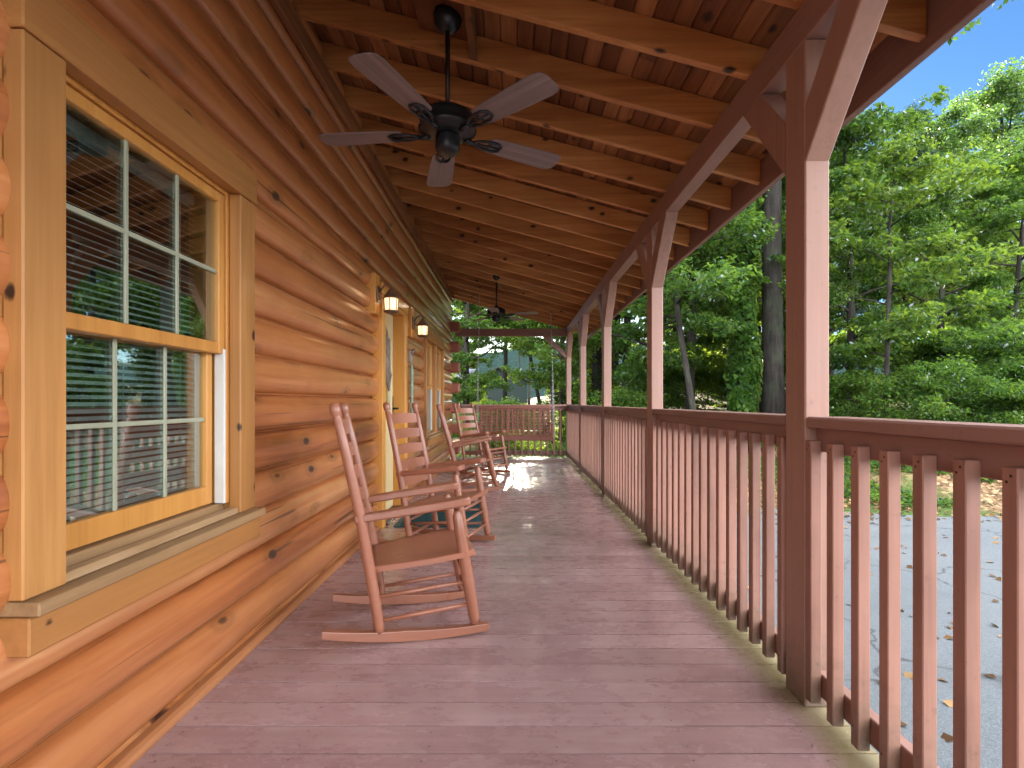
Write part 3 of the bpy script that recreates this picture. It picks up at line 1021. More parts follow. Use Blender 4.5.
def make_chair(label, loc, rz):
    root = thing('rocking_chair', label, 'rocking chair', loc, rz, 'red brown rocking chairs along the log wall')
    B0, B1 = Vector((-0.22, 0, 0.050)), Vector((-0.425, 0, 1.115))
    F0, F1 = Vector((0.225, 0, 0.052)), Vector((0.135, 0, 0.600))

    def on(a, b, z, v):
        t_ = (z - a.z) / (b.z - a.z)
        p = a.lerp(b, t_)
        return Vector((p.x, v, p.z))
    for v in (-W2, W2):
        # back post: turned, slightly bent back, with a finial
        b = new()
        pts, rad = [], []
        for tt, r_ in ((0, 0.019), (0.03, 0.024), (0.15, 0.0255), (0.5, 0.0255), (0.8, 0.023), (0.93, 0.0205), (0.938, 0.0165), (0.95, 0.0235), (0.975, 0.026), (0.992, 0.022), (1.0, 0.012)):
            p = B0.lerp(B1, tt)
            bend = 0.018 * math.sin(PI * tt)
            pts.append((p.x + bend, v, p.z))
            rad.append(r_)
        add_tube(b, pts, rad, 14)
        part('back_post', b, M['chair'], root, True)
        # front leg
        b = new()
        pts, rad = [], []
        for tt, r_ in ((0, 0.018), (0.05, 0.026), (0.4, 0.0295), (0.8, 0.0275), (0.955, 0.024), (0.985, 0.016), (1.0, 0.014)):
            p = F0.lerp(F1, tt)
            pts.append((p.x, v, p.z))
            rad.append(r_)
        add_tube(b, pts, rad, 14)
        part('front_leg', b, M['chair'], root, True)
        # rocker
        b = new()
        top, bot = [], []
        for k in range(17):
            u = -0.475 + 0.765 * k / 16
            z = 0.215 * (u - 0.01) ** 2 + 0.001
            th = 0.052 - 0.016 * abs(k - 8) / 8
            bot.append((u, z))
            top.append((u, z + th))
        ol = bot + list(reversed(top))
        add_prism(b, ol, 0.036, Matrix(((1, 0, 0, 0), (0, 0, 1, v - 0.018), (0, 1, 0, 0), (0, 0, 0, 1))), 0.004)
        part('rocker', b, M['chair'], root)
        # arm: paddle shape
        b = new()
        sgn = 1 if v > 0 else -1
        prof = [(-0.335, -0.020), (-0.335, 0.020), (-0.26, 0.026), (-0.15, 0.038), (0.0, 0.048), (0.12, 0.052), (0.185, 0.048), (0.205, 0.034), (0.205, -0.034), (0.185, -0.044), (0.12, -0.044), (0.0, -0.034), (-0.15, -0.022), (-0.26, -0.020)]
        ang = math.atan2(0.062, 0.47)
        m = Matrix.Translation((0, v, 0.604)) @ Matrix.Rotation(-ang, 4, 'Y')
        add_prism(b, [(x_, y_ * sgn) for x_, y_ in (prof if sgn > 0 else list(reversed(prof)))], 0.040, m, 0.010)
        part('armrest', b, M['chair'], root)
        # side stretchers
        for zb_, zf_ in ((0.105, 0.150), (0.215, 0.258)):
            b = new()
            p, q = on(B0, B1, zb_, v), on(F0, F1, zf_, v)
            add_tube(b, [p, p.lerp(q, 0.5), q], [0.0085, 0.0115, 0.0085], 10)
            part('stretcher', b, M['chair'], root, True)
    for zf_ in (0.14, 0.25, 0.335):
        b = new()
        p, q = on(F0, F1, zf_, -W2), on(F0, F1, zf_, W2)
        add_tube(b, [p, p.lerp(q, 0.5), q], [0.009, 0.012, 0.009], 10)
        part('stretcher', b, M['chair'], root, True)
    for zb_ in (0.13, 0.235):
        b = new()
        p, q = on(B0, B1, zb_, -W2), on(B0, B1, zb_, W2)
        add_tube(b, [p, p.lerp(q, 0.5), q], [0.009, 0.0115, 0.009], 10)
        part('stretcher', b, M['chair'], root, True)
    # seat: dished board, notched between the posts
    b = new()
    nu, nv = 12, 12
    zt = lambda u: lerp(0.345, 0.412, (u + 0.27) / 0.49)
    grid, grid2 = [], []
    for i_ in range(nu + 1):
        u = -0.27 + 0.49 * i_ / nu
        hw = lerp(0.205, 0.262, min(1, i_ / nu * 1.6)) if i_ < nu else 0.25
        row, row2 = [], []
        for j_ in range(nv + 1):
            s_ = -1 + 2 * j_ / nv
            dish = -0.010 * (1 - s_ ** 2) * math.sin(PI * min(1, max(0, i_ / nu)))
            row.append(b.verts.new((u, s_ * hw, zt(u) + dish)))
            row2.append(b.verts.new((u, s_ * hw, zt(u) - 0.024)))
        grid.append(row)
        grid2.append(row2)
    for i_ in range(nu):
        for j_ in range(nv):
            f_ = b.faces.new((grid[i_][j_], grid[i_ + 1][j_], grid[i_ + 1][j_ + 1], grid[i_][j_ + 1]))
            f_.smooth = True
            b.faces.new((grid2[i_][j_], grid2[i_][j_ + 1], grid2[i_ + 1][j_ + 1], grid2[i_ + 1][j_]))
    for i_ in range(nu):
        b.faces.new((grid[i_][0], grid2[i_][0], grid2[i_ + 1][0], grid[i_ + 1][0]))
        b.faces.new((grid[i_][nv], grid[i_ + 1][nv], grid2[i_ + 1][nv], grid2[i_][nv]))
    for j_ in range(nv):
        b.faces.new((grid[0][j_], grid[0][j_ + 1], grid2[0][j_ + 1], grid2[0][j_]))
        b.faces.new((grid[nu][j_], grid2[nu][j_], grid2[nu][j_ + 1], grid[nu][j_ + 1]))
    part('seat', b, M['chair'], root)
    # ladder back: bowed slats
    for k in range(5):
        zc = 0.515 + 0.118 * k
        c_ = on(B0, B1, zc, 0)
        bend = 0.018 * math.sin(PI * (zc - 0.05) / 1.065)
        b = new()
        n_ = 10
        hh_ = 0.066 if k < 4 else 0.072
        fr_, bk_ = [], []
        for j_ in range(n_ + 1):
            s_ = -1 + 2 * j_ / n_
            bow = -0.028 * (1 - s_ ** 2)
            crown = 0.010 * (1 - s_ ** 2)
            for lst, dx in ((fr_, 0.0065), (bk_, -0.0065)):
                lo_ = b.verts.new((c_.x + bend + bow + dx + 0.005, s_ * (W2 - 0.004), c_.z - hh_ / 2))
                hi_ = b.verts.new((c_.x + bend + bow + dx - 0.006, s_ * (W2 - 0.004), c_.z + hh_ / 2 + crown))
                lst.append((lo_, hi_))
        for j_ in range(n_):
            b.faces.new((fr_[j_][0], fr_[j_ + 1][0], fr_[j_ + 1][1], fr_[j_][1]))
            b.faces.new((bk_[j_][0], bk_[j_][1], bk_[j_ + 1][1], bk_[j_ + 1][0]))
            b.faces.new((fr_[j_][1], fr_[j_ + 1][1], bk_[j_ + 1][1], bk_[j_][1]))
            b.faces.new((fr_[j_][0], bk_[j_][0], bk_[j_ + 1][0], fr_[j_ + 1][0]))
        part('slat', b, M['chair'], root)
    return root


def chair_origin(fx, fy, yaw):
    """origin from the base of the near front leg"""
    c, s = math.cos(yaw), math.sin(yaw)
    u, v = 0.225, -W2
    return (fx - (u * c - v * s), fy - (u * s + v * c), 0.0)


ch = make_chair('nearest red brown rocking chair, seen side on, beside the window wall', chair_origin(-0.182, 2.53, R(13)), R(13))
copy_thing(ch, 'second rocking chair from the viewer, turned toward the viewer before the door mat', chair_origin(-0.33, 3.76, R(-16)), R(-16))
c3 = copy_thing(ch, 'third rocking chair from the viewer, side on in front of the paired windows', chair_origin(-0.20, 6.50, R(6)), R(6))
c4 = copy_thing(ch, 'farthest rocking chair, turned toward the viewer, next to the porch swing', chair_origin(-0.33, 7.80, R(-31)), R(-31))

c3.rotation_euler.y = R(-4)                    # rocked back a little on its runners
c3.location.z = 0.005
c4.rotation_euler.y = R(-1.5)
c4.location.z = 0.001

# ------------------------------------------------------------------ ceiling fans
FZ = 2.47


def make_fan(label, loc, blade_off):
    root = thing('ceiling_fan', label, 'ceiling fan', loc, 0, 'ceiling fans under the porch roof')
    b = new()
    zt = raft_z(loc[0]) + 0.093
    add_lathe(b, [(0.001, zt), (0.068, zt), (0.072, zt - 0.018), (0.066, zt - 0.045), (0.045, zt - 0.072), (0.022, zt - 0.085), (0.001, zt - 0.086)])
    for v in b.verts:
        v.co.z += SLOPE * v.co.x * max(0.0, (v.co.z - (zt - 0.045)) / 0.045)
    part('canopy', b, M['black'], root)
    b = new()
    add_tube(b, [(0, 0, zt - 0.08), (0, 0, 2.60)], 0.013, 12)
    part('downrod', b, M['bronze'], root)
    b = new()
    add_lathe(b, [(0.001, 2.615), (0.030, 2.615), (0.034, 2.592), (0.100, 2.580), (0.134, 2.556), (0.140, 2.53), (0.138, 2.500), (0.146, 2.494), (0.146, 2.486), (0.134, 2.478), (0.100, 2.462), (0.001, 2.460)], n=36)
    part('motor', b, M['black'], root)
    b = new()
    add_lathe(b, [(0.001, 2.461), (0.058, 2.461), (0.062, 2.45), (0.062, 2.395), (0.054, 2.378), (0.030, 2.372), (0.001, 2.371)], n=28)
    part('switch_housing', b, M['black'], root)
    for k in range(5):
        a = blade_off + k * 2 * PI / 5
        # blade: rounded plank, pitched
        out = []
        r0, r1 = 0.225, 0.665
        for (r_, w_) in ((r0, 0.050), (r0 + 0.015, 0.062), (0.33, 0.069), (0.5, 0.076), (0.61, 0.078), (0.645, 0.070), (0.66, 0.051), (r1, 0.024)):
            out.append((r_, w_))
        ol = [(r_, w_) for r_, w_ in out] + [(r_, -w_) for r_, w_ in reversed(out)]
        ol.reverse()
        b = new()
        m = Matrix.Rotation(a, 4, 'Z') @ Matrix.Translation((0, 0, FZ)) @ Matrix.Rotation(R(-6), 4, 'X')
        add_prism(b, ol, 0.006, Matrix.Translation((0, 0, 0)), 0.002)
        me = mesh_of(b, 'blade', M['blade'])
        bl = link('blade', me, root)
        bl.matrix_local = m
        # cast bracket: open loop under the blade and a neck to the motor
        b = new()
        lp = [(0.135, 0.0, -0.006), (0.17, 0.022, -0.007), (0.21, 0.036, -0.006), (0.27, 0.036, -0.005), (0.298, 0.020, -0.005), (0.298, -0.020, -0.005), (0.27, -0.036, -0.005), (0.21, -0.036, -0.006), (0.17, -0.022, -0.007), (0.135, 0.0, -0.006)]
        add_tube(b, lp, 0.0075, 8, True)
        add_tube(b, [(0.12, 0, -0.008), (0.20, 0, -0.010), (0.285, 0, -0.005)], 0.006, 8)
        add_tube(b, [(0.095, 0, 0.0), (0.12, 0, -0.012), (0.15, 0, -0.008)], [0.016, 0.014, 0.010], 8)
        for rr_, ss in ((0.235, 0.018), (0.235, -0.018), (0.275, 0.0)):
            add_lathe(b, [(0.001, -0.006), (0.007, -0.005), (0.007, 0.0), (0.001, 0.0005)], (rr_, ss, -0.002), 8)
        bo = link('blade_bracket', mesh_of(b, 'blade_bracket', M['black'], True), bl)
    return root


FX = -0.33
f1 = make_fan('nearest black ceiling fan with five weathered grey brown blades', (FX, 2.65, 0), R(174))
# the second fan is farther down the porch; same height, blades turned
f2 = copy_thing(f1, 'far dark ceiling fan hanging near the bright gap above the end beam', (-0.255, 8.08, 0), R(21))
f2.location.z = raft_z(-0.255) - raft_z(FX)

# ------------------------------------------------------------------ lanterns
def make_lantern(label, loc):
    root = thing('wall_lantern', label, 'lantern', loc, 0, 'lit wall lanterns beside the door')
    # local origin: wall face of the mounting block, +X out from the wall
    b = new()
    add_box(b, 0.0, 0.014, -0.045, 0.045, -0.07, 0.07, 0.004)
    add_tube(b, [(0.012, 0, 0.02), (0.05, 0, 0.07), (0.09, 0, 0.09), (0.115, 0, 0.07)], 0.008, 8)
    part('bracket', b, M['lantern'], root)
    b = new()
    add_lathe(b, [(0.070, -0.035), (0.072, -0.028), (0.052, 0.000), (0.032, 0.030), (0.022, 0.045), (0.012, 0.052), (0.010, 0.068), (0.002, 0.072)], (0.115, 0, 0), 8, None, False)
    part('cap', b, M['lantern'], root)
    b = new()
    add_lathe(b, [(0.050, -0.135), (0.057, -0.036)], (0.115, 0, 0), 20)
    part('glass', b, M['lamp'], root)
    b = new()
    for k in range(6):
        a = 2 * PI * (k + 0.5) / 6
        add_tube(b, [(0.115 + 0.056 * math.cos(a), 0.056 * math.sin(a), -0.140), (0.115 + 0.063 * math.cos(a), 0.063 * math.sin(a), -0.034)], 0.004, 6)
    add_lathe(b, [(0.040, -0.160), (0.062, -0.150), (0.066, -0.140), (0.060, -0.1355)], (0.115, 0, 0), 20)
    part('cage', b, M['lantern'], root)
    return root


l1 = make_lantern('lit bronze wall lantern on the near side of the door', (-1.149, 4.46, 2.03))
copy_thing(l1, 'lit bronze wall lantern on the far side of the door', (-1.149, 6.02, 2.02), 0)

# ------------------------------------------------------------------ door ornament, wall ornament, mat
b = new()
rr = random.Random(8)
for k in range(7):
    y0_ = 5.16 + rr.uniform(-0.07, 0.07)
    pts = []
    z_ = 1.22 + rr.uniform(0, 0.12)
    for j in range(7):
        pts.append((-1.238 + rr.uniform(-0.012, 0.012), y0_ + rr.uniform(-0.045, 0.045), z_ + j * rr.uniform(0.07, 0.088)))
    add_tube(b, pts, [0.008, 0.018, 0.022, 0.020, 0.018, 0.014, 0.006], 8)
tag(part('door_ornament', b, M['drift'], None, True), 'grey twisted driftwood ornament hanging on the cream door', 'ornament')
root = thing('wall_ornament', 'slim pale green ornament hanging below a dark bracket beyond the door', 'ornament', (-1.17, 5.92, 1.3))
b = new()
add_box(b, -0.02, 0.03, -0.05, 0.05, 0.26, 0.40, 0.015)
add_tube(b, [(0.02, -0.03, 0.36), (0.05, 0.0, 0.40), (0.02, 0.035, 0.35)], 0.018, 8)
part('bracket', b, M['drift'], root)
b = new()
add_tube(b, [(0.022, 0, 0.27), (0.030, 0.0, 0.20), (0.030, 0.003, 0.0), (0.030, -0.004, -0.32)], [0.01, 0.032, 0.034, 0.030], 10, True, (1.0, 0.45))
part('hanging_strip', b, M['sage'], root)

b = new()
ol = []
for (cx_, cy_, a0) in ((0.36, 0.55, 0), (-0.36, 0.55, 90), (-0.36, -0.55, 180), (0.36, -0.55, 270)):
    for k in range(5):
        a = R(a0 + k * 22.5)
        ol.append((cx_ + 0.03 * math.cos(a), cy_ + 0.03 * math.sin(a)))
add_prism(b, ol, 0.010, Matrix.Translation((-0.68, 5.25, 0.002)), 0.002)
root = thing('door_mat', 'dark teal rubber door mat on the porch boards before the cream door', 'door mat', (-0.68, 5.25, 0.002), world=True)
part('mat_base', b, M['mat'], root)
b = new()
for k in range(23):
    yy = 4.73 + k * 0.0475
    add_box(b, -1.02, -0.34, yy, yy + 0.026, 0.0125, 0.0165, 0.002)
part('ribs', b, M['mat'], root)

# ------------------------------------------------------------------ porch swing
SY = 9.30
root = thing('porch_swing', 'red brown lattice backed porch swing hanging on chains at the porch end', 'porch swing', (0.04, SY, 0.45))
bw2 = 0.66
b = new()
for k in range(7):
    yy = -0.24 + k * 0.072
    add_box(b, -bw2, bw2, yy, yy + 0.062, 0.052, 0.070, 0.003)
part('seat', b, M['swing'], root)
b = new()
add_box(b, -bw2, bw2, -0.262, -0.243, 0.0, 0.072, 0.004)
add_box(b, -bw2, bw2, 0.264, 0.284, 0.0, 0.072, 0.004)
for xx in (-bw2, -0.02, bw2 - 0.04):
    add_box(b, xx, xx + 0.04, -0.242, 0.263, 0.0, 0.0515, 0.003)
part('seat_frame', b, M['swing'], root)
b = new()
tilt = Matrix.Translation((0, 0.27, 0.075)) @ Matrix.Rotation(R(-13), 4, 'X')
for k in range(14):
    xx = -bw2 + 0.01 + k * (2 * bw2 - 0.06) / 13
    add_box(b, xx, xx + 0.034, 0.000, 0.014, 0.0, 0.52, 0.003, tilt)
for k in range(9):
    zz = 0.03 + k * 0.058
    add_box(b, -bw2 + 0.01, bw2 - 0.01, 0.0145, 0.026, zz, zz + 0.032, 0.002, tilt)
add_box(b, -bw2, bw2, -0.016, -0.0005, 0.475, 0.535, 0.004, tilt)
part('back', b, M['swing'], root)
for sx_ in (-1, 1):
    b = new()
    xa = sx_ * (bw2 - 0.03)
    add_box(b, xa - 0.035, xa + 0.035, -0.27, 0.30, 0.275, 0.297, 0.005)
    add_box(b, xa - 0.018, xa + 0.018, -0.24, -0.20, 0.073, 0.274, 0.003)
    part('armrest', b, M['swing'], root)
    for yb_, ztop in ((-0.23, 0.27), (0.25, 0.27)):
        b = new()
        top = Vector((xa, 0.02, raft_z(xa + 0.04) - 0.45 + 0.02))
        bot = Vector((xa + sx_ * 0.045, yb_, 0.04))
        mid = Vector((xa + sx_ * 0.03, 0.01, 1.25))
        path = [(bot, mid), (mid, top)] if yb_ < 0 else [(bot, mid)]
        for p, q in path:
            n_ = int((q - p).length / 0.034)
            d = (q - p).normalized()
            side = d.cross(Vector((1, 0, 0))).normalized()
            for j in range(n_):
                c_ = p + d * (j + 0.5) * 0.034
                s_ = side if j % 2 else d.cross(side)
                lp = [c_ + d * (0.021 * math.cos(a)) + s_ * (0.011 * math.sin(a)) for a in [2 * PI * w / 8 for w in range(9)]]
                add_tube(b, lp, 0.0028, 5, False)
        part('chain', b, M['chain'], root, True)

# ------------------------------------------------------------------ ground
def sstep(a, b_, x):
    t_ = min(1, max(0, (x - a) / (b_ - a)))
    return t_ * t_ * (3 - 2 * t_)


def gz(x, y):
    z = -0.70
    by = 8.7 + 0.35 * math.sin(x * 0.5) + 0.15 * math.sin(x * 1.7)
    side = sstep(1.8, 4.5, x)
    z += side * ((0.28 + 0.75 * sstep(6.3, 9.0, x)) * sstep(by, by + 3.0, y) + 0.06 * max(0, min(40, y - 13)))
    z += (1 - sstep(8, 13, y)) * (1.3 * sstep(15.5, 20, x) + 0.08 * max(0, min(30, x - 20)))
    if x < 4.5:
        z += (1 - side) * 0.02 * max(0, min(60, y - 12))
    z -= 0.9 * sstep(-3, -30, x) if x < -3 else 0
    return z


class Drive:
    pass


def gnoise(x, y):
    return 0.05 * math.sin(x * 1.3 + 0.7 * math.sin(y * 0.9)) * math.sin(y * 1.1 + 0.5) + 0.03 * math.sin(x * 3.1 + y * 2.3)


def axis_vals(lo, hi, fine_lo, fine_hi, step, far):
    v = list(np.arange(fine_lo, fine_hi + 1e-6, step))
    a = fine_hi
    s = step
    while a < hi:
        s *= 1.35
        a += s
        v.append(min(a, hi))
    a = fine_lo
    s = step
    while a > lo:
        s *= 1.35
        a -= s
        v.insert(0, max(a, lo))
    return v


xs = axis_vals(-600, 600, -6, 34, 0.5, 0)
ys = axis_vals(-600, 900, -8, 44, 0.5, 0)
bm = new()
grid = []
for yv in ys:
    row = []
    for xv in xs:
        z = gz(xv, yv)
        drive = 1.6 < xv < 15.5 and yv < 8.6
        if not drive and yv > -40 and not (-9.5 < xv < 1.6 and -3 < yv < 10.6):
            z += gnoise(xv, yv) * min(1, max(0, (yv - 8.6) if 1.6 < xv < 15.5 else 1))
        row.append(bm.verts.new((xv, yv, z)))
    grid.append(row)
for a, b_ in zip(grid, grid[1:]):
    for k in range(len(a) - 1):
        f = bm.faces.new((a[k], a[k + 1], b_[k + 1], b_[k]))
        f.smooth = True
structure(part('ground', bm, M['ground']))

bm = new()
cols = []
for k in range(60):
    xv = 1.85 + (15.2 - 1.85) * k / 59
    ytop = 8.55 + 0.35 * math.sin(xv * 0.5) + 0.15 * math.sin(xv * 1.7) + 0.05 * math.sin(xv * 9)
    cols.append([bm.verts.new((xv, -45 + (ytop + 45) * j / 20, -0.696)) for j in range(21)])
for a, b_ in zip(cols, cols[1:]):
    for j in range(20):
        bm.faces.new((a[j], b_[j], b_[j + 1], a[j + 1]))
structure(part('driveway', bm, M['asphalt']))

# far wooded ridge
bm = new()
grid = []
for j in range(24):
    row = []
    for i in range(130):
        xv = -420 + 840 * i / 129
        yv = 170 + 260 * j / 23
        h = 40 * math.exp(-((yv - 330) / 95) ** 2) * (0.72 + 0.22 * math.sin(xv * 0.011 + 1.0) + 0.10 * math.sin(xv * 0.031))
        h += 2.2 * math.sin(xv * 0.35 + j) * math.sin(yv * 0.31 + xv * 0.1) * (h > 4)
        row.append(bm.verts.new((xv, yv, -3 + h)))
    grid.append(row)
for a, b_ in zip(grid, grid[1:]):
    for k in range(len(a) - 1):
        f = bm.faces.new((a[k], a[k + 1], b_[k + 1], b_[k]))
        f.smooth = True
structure(part('hill', bm, M['hill']))

# ------------------------------------------------------------------ neighbour's house
NY = 58.0
nx = X_at(499, NY)
root = thing('neighbour_house', 'dark green house with a grey roof glimpsed through trees beyond the porch end', 'house', (nx, NY, -0.6))
hz = lambda py: Z_at(py, NY) + 0.6
pk, ev = hz(367), hz(380)
b = new()
add_prism(b, [(-3.1, 0), (3.1, 0), (3.1, ev), (0, pk - 0.15), (-3.1, ev)], 9.0, Matrix(((1, 0, 0, 0), (0, 0, 1, 0), (0, 1, 0, 0), (0, 0, 0, 1))))
add_box(b, -8.2, -3.105, 1.6, 9.0, 0, hz(385), 0)
part('wall', b, M['house_green'], root)
b = new()
for s in (-1, 1):
    add_prism(b, [(0, pk - 0.1), (s * 3.6, ev - 0.28), (s * 3.6, ev - 0.13), (0, pk + 0.05)] if s < 0 else [(0, pk - 0.1), (0, pk + 0.05), (3.6, ev - 0.13), (3.6, ev - 0.28)], 9.8, Matrix(((1, 0, 0, 0), (0, 0, 1, -0.4), (0, 1, 0, 0), (0, 0, 0, 1))))
part('roof', b, M['house_trim'], root)
b = new()
add_beam(b, (-5.7, 0.2, hz(380)), (-5.7, 6.0, hz(366)), 0.12, 5.4, (1, 0, 0), 0)
part('wing_roof', b, M['house_roof'], root)
for xx in (-1.6, 0.9):
    b = new()
    add_box(b, xx, xx + 0.9, -0.06, -0.005, 1.0, 2.3, 0.01)
    w = part('window', b, M['house_trim'], root)
    b = new()
    add_box(b, xx + 0.07, xx + 0.83, -0.075, -0.061, 1.07, 2.23, 0)
    part('pane', b, M['house_glass'], w)


# ------------------------------------------------------------------ trees
def leaf_mesh(name, centers, normals, dirs, lens, wid, mat):
    """many small folded leaves as one mesh, vectorised"""
    n = len(centers)
    side = np.cross(normals, dirs)
    side /= (np.linalg.norm(side, axis=1, keepdims=True) + 1e-9)
    nn = np.cross(dirs, side)
    L = lens[:, None]
    Wd = (lens * wid)[:, None]
    base = centers - dirs * L * 0.5
    tip = centers + dirs * L * 0.5 - nn * L * 0.10
    lf = centers - dirs * L * 0.06 + side * Wd * 0.5 + nn * Wd * 0.14
    rt = centers - dirs * L * 0.06 - side * Wd * 0.5 + nn * Wd * 0.14
    co = np.empty((n, 4, 3), np.float32)
    co[:, 0], co[:, 1], co[:, 2], co[:, 3] = base, lf, tip, rt
    me = bpy.data.meshes.new(name)
    me.vertices.add(n * 4)
    me.vertices.foreach_set('co', co.ravel())
    idx = (np.arange(n, dtype=np.int32)[:, None] * 4 + np.array([0, 2, 1, 0, 3, 2], np.int32)[None, :]).ravel()
    me.loops.add(n * 6)
    me.loops.foreach_set('vertex_index', idx)
    me.polygons.add(n * 2)
    me.polygons.foreach_set('loop_start', np.arange(0, n * 6, 3, dtype=np.int32))
    me.update(calc_edges=True)
    me.materials.append(mat)
    return me


def unit(a):
    return a / (np.linalg.norm(a, axis=1, keepdims=True) + 1e-9)


def clump_leaves(rs, clumps, n_total, leaf_len, upness=0.9):
    """clumps: list of (center, rx, rz, weight)"""
    wts = np.array([c[3] for c in clumps], float)
    wts /= wts.sum()
    which = rs.choice(len(clumps), n_total, p=wts)
    cen = np.array([c[0] for c in clumps])[which]
    rx = np.array([c[1] for c in clumps])[which]
    rz = np.array([c[2] for c in clumps])[which]
    d = unit(rs.normal(size=(n_total, 3)))
    rad = rs.random(n_total) ** 0.45
    off = d * rad[:, None]
    off[:, 0] *= rx
    off[:, 1] *= rx
    off[:, 2] *= rz
    pos = cen + off
    nrm = unit(rs.normal(size=(n_total, 3)) * 0.62 + np.array([0, 0, upness]) + d * 0.35)
    dr = rs.normal(size=(n_total, 3)) * 0.8 + d * 0.7 + np.array([0, 0, -0.35])
    dr = dr - nrm * np.sum(dr * nrm, axis=1, keepdims=True)
    dr = unit(dr)
    ln = leaf_len * rs.uniform(0.6, 1.25, n_total)
    return pos, nrm, dr, ln


def make_tree_meshes(name, seed, H, hb, Rr, n_leaves, leaf_len, r0, mat, lean=(0, 0), limbs=20, flat=0.55, wid=0.62, taper=0.6, clump=0.75, ivy=0, conifer=False):
    rs = np.random.RandomState(seed)
    rn = random.Random(seed)
    bm = new()
    tp, tr_ = [], []
    nseg = 9
    wx = wy = 0.0
    for k in range(nseg + 1):
        tt = k / nseg
        wx += rn.uniform(-0.10, 0.10) * H / 12
        wy += rn.uniform(-0.10, 0.10) * H / 12
        tp.append(Vector((lean[0] * tt * H + wx * tt, lean[1] * tt * H + wy * tt, -0.25 + (H * 0.94 + 0.25) * tt)))
        flare = 1.35 if k == 0 else 1.0
        tr_.append(max(0.012, r0 * flare * (1 - tt) ** taper + 0.01))
    add_tube(bm, tp, tr_, 10)

    def trunk_at(z):
        tt = min(0.999, max(0, (z + 0.25) / (H * 0.94 + 0.25))) * nseg
        i_ = int(tt)
        f_ = tt - i_
        return tp[i_].lerp(tp[i_ + 1], f_), lerp(tr_[i_], tr_[i_ + 1], f_)
    clumps = []
    for k in range(limbs):
        tt = (k + rn.random() * 0.8) / limbs
        z = lerp(hb, H * 0.93, tt ** 0.9)
        p0, rr0 = trunk_at(z)
        az = k * 2.399 + rn.uniform(-0.5, 0.5)
        if conifer:
            prof = (1 - tt) ** 0.8 + 0.08
            rise = rn.uniform(-0.15, 0.12)
        else:
            prof = (math.sin(PI * (0.16 + 0.78 * tt))) ** 0.7
            rise = rn.uniform(0.15, 0.65) + 0.35 * tt
        L = Rr * prof * rn.uniform(0.65, 1.12)
        d = Vector((math.cos(az), math.sin(az), rise)).normalized()
        pts = [p0]
        nb = 4
        for j in range(1, nb + 1):
            d2 = (d + Vector((rn.uniform(-0.25, 0.25), rn.uniform(-0.25, 0.25), rn.uniform(-0.15, 0.18) - (0.10 * j if not conifer else 0.03 * j)))).normalized()
            pts.append(pts[-1] + d2 * L / nb)
        rb = min(rr0 * 0.55, 0.03 + 0.018 * L)
        add_tube(bm, pts, [rb, rb * 0.75, rb * 0.5, rb * 0.3, rb * 0.12], 6)
        ncl = 4 if not conifer else 5
        for j in range(ncl):
            f_ = (0.35 + 0.65 * (j + rn.random() * 0.6) / ncl) * nb
            i_ = min(nb - 1, int(f_))
            q = pts[i_].lerp(pts[i_ + 1], min(1, f_ - i_))
            sd = Vector((rn.uniform(-1, 1), rn.uniform(-1, 1), rn.uniform(-0.25, 0.45)))
            e = q + sd * (0.20 * L + 0.12)
            add_tube(bm, [q, (q + e) / 2 + Vector((0, 0, 0.05)), e], [rb * 0.28, rb * 0.2, 0.004], 5, False)
            s_ = clump * rn.uniform(0.55, 1.15) * (0.55 + 0.45 * L / max(0.1, Rr))
            clumps.append(((e.x, e.y, e.z), s_, s_ * flat * rn.uniform(0.6, 1.1), s_ ** 2))
            for _ in range(2):
                e2 = e + Vector((rn.uniform(-1, 1), rn.uniform(-1, 1), rn.uniform(-0.6, 0.5))) * s_ * 1.1
                s2 = s_ * rn.uniform(0.4, 0.75)
                clumps.append(((e2.x, e2.y, e2.z), s2, s2 * flat, s2 ** 2 * 0.9))
    # leader
    for _ in range(5):
        e = tp[-1] + Vector((rn.uniform(-0.4, 0.4), rn.uniform(-0.4, 0.4), rn.uniform(-0.7, 0.45))) * clump
        clumps.append(((e.x, e.y, e.z), clump * 0.55, clump * 0.6, 0.3 * clump ** 2))
    trunk = mesh_of(bm, name + '_trunk', M['bark'])
    pos, nrm, dr, ln = clump_leaves(rs, clumps, n_leaves, leaf_len, 0.8 if not conifer else 0.5)
    crown = leaf_mesh(name + '_crown', pos, nrm, dr, ln, wid, mat)
    iv = None
    if ivy:
        n = ivy
        z = rs.uniform(0.2, H * 0.72, n)
        a = rs.uniform(0, 2 * PI, n)
        pc = np.array([[*trunk_at(float(zz))[0]] for zz in z])
        rb = np.array([trunk_at(float(zz))[1] for zz in z])
        swell = 0.10 + 0.22 * rs.random(n) * (0.5 + 0.5 * np.sin(z * 2.1 + a * 2))
        outv = np.stack([np.cos(a), np.sin(a), np.zeros(n)], 1)
        pos = pc + outv * (rb + swell)[:, None]
        nrm = unit(outv + rs.normal(size=(n, 3)) * 0.45 + np.array([0, 0, 0.5]))
        dr = rs.normal(size=(n, 3)) * 0.5 + np.array([0, 0, -1.0])
        dr = unit(dr - nrm * np.sum(dr * nrm, axis=1, keepdims=True))
        iv = leaf_mesh(name + '_ivy', pos, nrm, dr, leaf_len * rs.uniform(0.6, 1.2, n), 0.8, M['leaf_b'])
    return trunk, crown, iv


